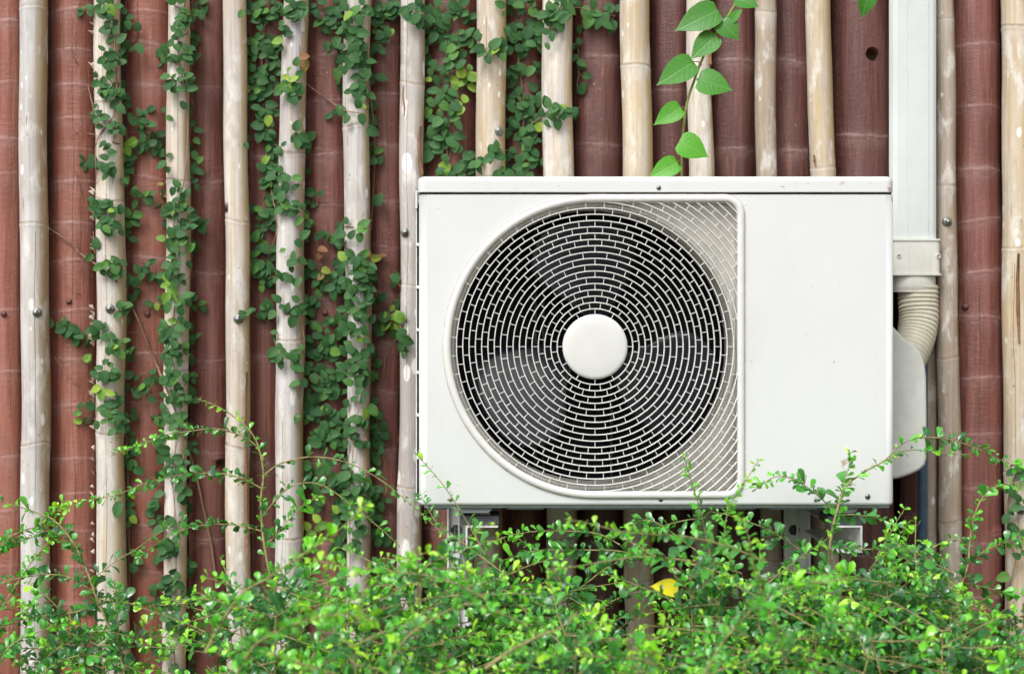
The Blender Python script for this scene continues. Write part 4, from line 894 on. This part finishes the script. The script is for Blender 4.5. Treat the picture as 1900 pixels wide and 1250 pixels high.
defs = [ # key, x px, y, label, stems, top px, xspread, yspread, size, dens, lift
 ('a', 60, -.42, 'sparse shrub at the bottom left corner in front of the pole with a yellow stripe', 3, 1150, .13, .07, .0155, 2, .03),
 ('b', 235, -.48, 'shrub with a thick leaning stem in front of the bleached husky pole', 3, 1170, .12, .08, .0160, 2, .0),
 ('c', 490, -.55, 'tall sparse shrub sending long arching twigs over the clean cream pole', 3, 1130, .11, .07, .0150, 2, .05),
 ('d', 640, -.75, 'dense shrub below the matted creeper, left of the air conditioner', 8, 1030, .15, .10, .0150, 2, .12),
 ('e', 845, -.62, 'shrub with one upright shoot against the lower left corner of the air conditioner', 7, 1050, .14, .07, .0160, 2, .02),
 ('f', 1060, -.60, 'shrub directly under the fan grille', 7, 1040, .15, .07, .0150, 2, .0),
 ('g', 1290, -.68, 'bright shrub under the right side of the fan grille holding a yellow leaf', 8, 1010, .15, .09, .0150, 2, .10),
 ('h', 1520, -.60, 'tall shrub with a brown main stem in front of the right bracket', 7, 1060, .14, .07, .0150, 2, .03),
 ('i', 1700, -.66, 'shrub below the valve cover and the blue pipe', 7, 1045, .13, .08, .0155, 2, .03),
 ('j', 1850, -.56, 'shrub at the right edge arching in front of the tan pole', 5, 1090, .12, .07, .0155, 2, .03),
 ('k', 640, -1.02, 'blurred shrub nearest the camera left of the middle', 5, 1170, .16, .10, .0135, 2, .22),
 ('l', 1400, -.98, 'blurred shrub nearest the camera right of the middle', 5, 1130, .16, .10, .0135, 2, .20),
 ('m', 980, -.95, 'blurred low shrub nearest the camera in the middle of the bottom edge', 5, 1180, .16, .10, .0135, 2, .14),
 ('n', 1780, -.90, 'blurred low shrub nearest the camera at the bottom right', 4, 1170, .13, .10, .0135, 2, .12),
]
for i, (k, px, y, lab, stems, tp, xs_, ys_, size, dens, lift) in enumerate(defs):
    S = Shrub(X(px, y-CAMY), y, lab); SH[k] = S
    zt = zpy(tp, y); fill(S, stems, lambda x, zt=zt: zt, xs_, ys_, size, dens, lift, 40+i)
def spray(k, pts, y0, y1, r=.0016, size=.016, gap=.0075, t0=.2, t1=.62, kk=(2, 4), bare=0, leafy=1.0):
    SH[k].twig(px_poly(pts, y0, y1), r, .0005, size, gap, t0, t1, kk, bare, leafy)
# tall sparse shrub: main stem and arching twigs (base first, tip last)
spray('c', [(565, 1330), (540, 1180), (505, 1080), (489, 1000), (484, 930), (489, 880), (480, 830), (462, 797), (430, 770), (400, 752), (366, 740)], -.52, -.48, .0030, .0135, .012, .25, .85, (1, 3), .15)
spray('c', [(489, 850), (470, 822), (440, 805), (400, 795), (350, 800), (300, 808), (255, 828), (205, 846)], -.48, -.46, .0014, .013, .0072, .25, .85)
spray('c', [(484, 905), (450, 888), (410, 878), (365, 878), (320, 884), (270, 896), (215, 918), (160, 928), (120, 945)], -.48, -.44, .0015, .015, .008, .25, .8)
spray('c', [(486, 985), (450, 976), (410, 972), (370, 975), (335, 984), (300, 1002), (275, 1020), (252, 1040)], -.49, -.45, .0013, .014, .0085, .2, .55)
spray('c', [(489, 882), (520, 860), (568, 848), (612, 850), (655, 862), (700, 886), (745, 920), (790, 960), (840, 1008)], -.50, -.56, .0015, .015, .0125, .25, .75, (1, 3))
spray('c', [(486, 960), (505, 935), (535, 905), (575, 895), (610, 906), (650, 935), (700, 975), (740, 1010)], -.50, -.56, .0013, .014, .011, .25, .7, (1, 3))
spray('c', [(487, 1010), (505, 1000), (530, 970), (560, 940), (600, 915)], -.50, -.52, .0012, .015, .0095, .3, .8)
# left shrubs
spray('b', [(250, 1350), (225, 1250), (205, 1170), (180, 1110), (160, 1055), (135, 1005), (100, 965), (60, 948), (20, 935), (-30, 920)], -.46, -.42, .0036, .017, .0080, .12, .5, (2, 4), .25)
spray('b', [(172, 1095), (120, 1068), (60, 1068), (0, 1080), (-40, 1090)], -.44, -.40, .0015, .015, .008, .2, .6)
spray('b', [(180, 1110), (230, 1118), (300, 1122), (370, 1118), (430, 1128), (480, 1136)], -.46, -.48, .0014, .014, .0085, .15, .55)
spray('b', [(185, 1120), (140, 1135), (90, 1140), (40, 1150), (0, 1165)], -.45, -.42, .0016, .017, .007, .1, .4, (2, 5))
spray('b', [(165, 1075), (190, 1060), (215, 1040), (250, 1020), (300, 985), (345, 968)], -.45, -.46, .0011, .016, .012, .2, .45, (1, 2))
spray('b', [(230, 1250), (222, 1200), (218, 1150), (218, 1110), (212, 1075)], -.50, -.52, .0022, .019, .007, .1, .45, (2, 4))
spray('b', [(150, 1035), (120, 1000), (90, 985), (50, 1000), (10, 1010), (-20, 1012)], -.42, -.42, .0012, .016, .007, .3, .85)
spray('a', [(-40, 1060), (0, 1010), (40, 985), (80, 972), (115, 935), (130, 925)], -.42, -.42, .0014, .016, .0065, .35, .95)
spray('a', [(-30, 1180), (20, 1100), (60, 1040), (95, 1000), (110, 980)], -.44, -.42, .0014, .015, .008, .3, .85)
spray('a', [(60, 1300), (80, 1230), (120, 1195), (180, 1170), (240, 1180)], -.55, -.52, .0016, .017, .0065, .15, .5)
# shoot on the lower left corner of the casing: few large leaves
S = SH['e']; S.twig(px_poly([(905, 1040), (885, 1000), (862, 960), (838, 922), (815, 890), (790, 862), (768, 838)], -.50, -.47), .0013, .0006, .0195, .0135, .45, .75, (1, 2))
spray('e', [(1010, 1140), (970, 1090), (930, 1060), (890, 1030), (850, 1000), (815, 975), (795, 945), (780, 915)], -.55, -.50, .0018, .017, .010, .2, .5)
spray('e', [(1150, 1010), (1110, 990), (1060, 985), (1000, 985), (960, 990), (920, 1000)], -.50, -.52, .0013, .016, .0085, .3, .8)
spray('e', [(1200, 1035), (1150, 1022), (1100, 1020), (1040, 1020), (990, 1022), (930, 1040)], -.52, -.54, .0013, .017, .0080, .2, .6)
spray('f', [(1060, 1150), (1045, 1090), (1020, 1045), (980, 1010), (935, 985)], -.52, -.50, .0016, .016, .0075, .15, .6)
spray('f', [(1040, 1120), (1090, 1080), (1130, 1050), (1180, 1030), (1225, 1025)], -.54, -.52, .0015, .016, .0075, .15, .6)
spray('f', [(1060, 1180), (1110, 1130), (1160, 1105), (1210, 1095), (1260, 1105)], -.55, -.52, .0015, .016, .0075, .1, .5)
spray('f', [(1030, 1160), (985, 1110), (940, 1085), (890, 1075)], -.56, -.52, .0015, .016, .0075, .1, .5)
spray('a', [(40, 1300), (90, 1240), (150, 1215), (210, 1225), (270, 1250)], -.60, -.60, .0014, .017, .007, .2, .7)
spray('a', [(-20, 1240), (30, 1190), (90, 1165), (140, 1150)], -.55, -.55, .0014, .016, .007, .3, .85)
# around the grille
spray('g', [(1330, 1090), (1318, 1030), (1308, 985), (1298, 940), (1285, 900), (1272, 858), (1268, 848)], -.56, -.60, .0012, .015, .0085, .35, .8)
spray('g', [(1360, 1060), (1345, 1000), (1350, 950), (1365, 920), (1385, 890), (1408, 852)], -.68, -.72, .0012, .013, .0085, .5, .95)
spray('g', [(1290, 1020), (1250, 990), (1220, 970), (1190, 965), (1160, 985), (1120, 1005)], -.56, -.58, .0014, .018, .0085, .25, .6)
spray('g', [(1310, 960), (1270, 965), (1230, 975), (1190, 985)], -.56, -.58, .0010, .014, .009, .3, .6)
spray('g', [(1420, 1040), (1340, 1010), (1270, 995), (1200, 990), (1150, 985), (1090, 970), (1045, 962)], -1.0, -1.05, .0014, .0135, .009, .5, .9)
spray('g', [(1280, 1040), (1200, 1032), (1130, 1040), (1060, 1052), (1010, 1060)], -.95, -1.0, .0014, .0135, .009, .5, .85)
# right shrub
spray('h', [(1508, 1330), (1515, 1200), (1530, 1090), (1540, 1010), (1552, 950), (1572, 900), (1612, 870), (1640, 855), (1672, 825), (1700, 812)], -.54, -.50, .0034, .015, .010, .3, .7, (2, 4), .28)
spray('h', [(1700, 812), (1740, 812), (1780, 820), (1820, 835), (1855, 852), (1905, 872)], -.50, -.46, .0014, .016, .0075, .25, .65)
spray('h', [(1640, 856), (1680, 836), (1720, 836), (1770, 842), (1800, 842)], -.50, -.48, .0010, .014, .012, .3, .8, (1, 3))
spray('h', [(1556, 950), (1560, 920), (1568, 890), (1575, 865), (1578, 838)], -.50, -.50, .0012, .015, .0070, .35, .75)
spray('h', [(1552, 955), (1530, 930), (1500, 905), (1470, 888), (1440, 884), (1412, 900), (1398, 912)], -.50, -.52, .0013, .015, .0085, .3, .75)
spray('h', [(1500, 1030), (1470, 1010), (1430, 985), (1390, 968), (1350, 955), (1315, 948)], -.52, -.56, .0014, .016, .0085, .25, .6)
spray('h', [(1545, 1015), (1600, 1018), (1660, 1020), (1710, 1022), (1760, 1040)], -.52, -.50, .0012, .015, .008, .3, .65)
spray('h', [(1550, 955), (1590, 955), (1640, 965), (1690, 985)], -.52, -.50, .0012, .015, .009, .3, .65)
spray('h', [(1530, 1090), (1480, 1085), (1430, 1088), (1380, 1085), (1345, 1090)], -.54, -.56, .0014, .016, .0080, .2, .55)
spray('i', [(1720, 1060), (1690, 1030), (1660, 1010), (1632, 1045)], -.55, -.55, .0012, .017, .0065, .3, .8)
spray('i', [(1628, 1030), (1645, 1000), (1662, 970), (1682, 938)], -.54, -.54, .0010, .012, .0085, .5, .95)
spray('j', [(1720, 1240), (1770, 1120), (1795, 1050), (1800, 1000), (1810, 950), (1830, 915), (1865, 898), (1905, 895)], -.52, -.48, .0024, .016, .0080, .2, .6, (2, 4), .15)
spray('j', [(1790, 1050), (1830, 1020), (1870, 1005), (1905, 995)], -.50, -.48, .0012, .018, .008, .2, .6)
spray('j', [(1785, 1080), (1830, 1090), (1870, 1100), (1905, 1100)], -.50, -.48, .0012, .018, .008, .3, .75)
spray('j', [(1800, 1010), (1770, 1000), (1740, 1010), (1715, 1012)], -.50, -.50, .0010, .012, .009, .4, .8)
# young foreground twigs, out of focus
spray('k', [(380, 1210), (440, 1110), (500, 1070), (560, 1030), (620, 990), (665, 950), (682, 930)], -1.0, -1.0, .0020, .013, .0075, .55, .95)
spray('k', [(900, 1110), (840, 1080), (780, 1065), (720, 1060), (640, 1050), (570, 1035)], -1.05, -1.05, .0014, .0135, .008, .5, .95)
spray('k', [(420, 1290), (470, 1200), (540, 1160), (620, 1140), (700, 1150)], -1.15, -1.2, .0016, .0145, .0075, .5, .95)
spray('k', [(560, 1260), (600, 1180), (640, 1120), (700, 1080), (760, 1040), (800, 1020)], -1.0, -1.0, .0016, .014, .007, .5, .95)
spray('k', [(700, 1300), (740, 1200), (800, 1150), (870, 1120), (940, 1140), (1000, 1180)], -1.1, -1.1, .0016, .014, .0075, .4, .85)
spray('m', [(900, 1240), (950, 1205), (1000, 1180), (1045, 1160), (1075, 1130)], -1.15, -1.15, .0028, .011, .013, .5, .9, (1, 3))
spray('l', [(1460, 1230), (1430, 1140), (1400, 1060), (1390, 1000), (1370, 950)], -1.05, -1.05, .0016, .0135, .007, .45, .85)
spray('l', [(1300, 1260), (1350, 1180), (1420, 1110), (1500, 1080), (1580, 1075)], -1.1, -1.1, .0016, .0135, .0075, .45, .85)
for S in SH.values(): S.done()
# yellow leaf lying on the shrub
yl = Leaves(HL, HS, .16, .2); A, B = PT(1258, 1096, -.70), PT(1212, 1080, -.712); yl.add(A, B-A, (0.1, -.8, .8), (B-A).length, .85, .6)
yo = yl.build('fallen_leaf', M_yel, None, (0, 0, 0)); tag(yo, 'bright yellow leaf caught on the shrub under the fan grille', 'leaf')
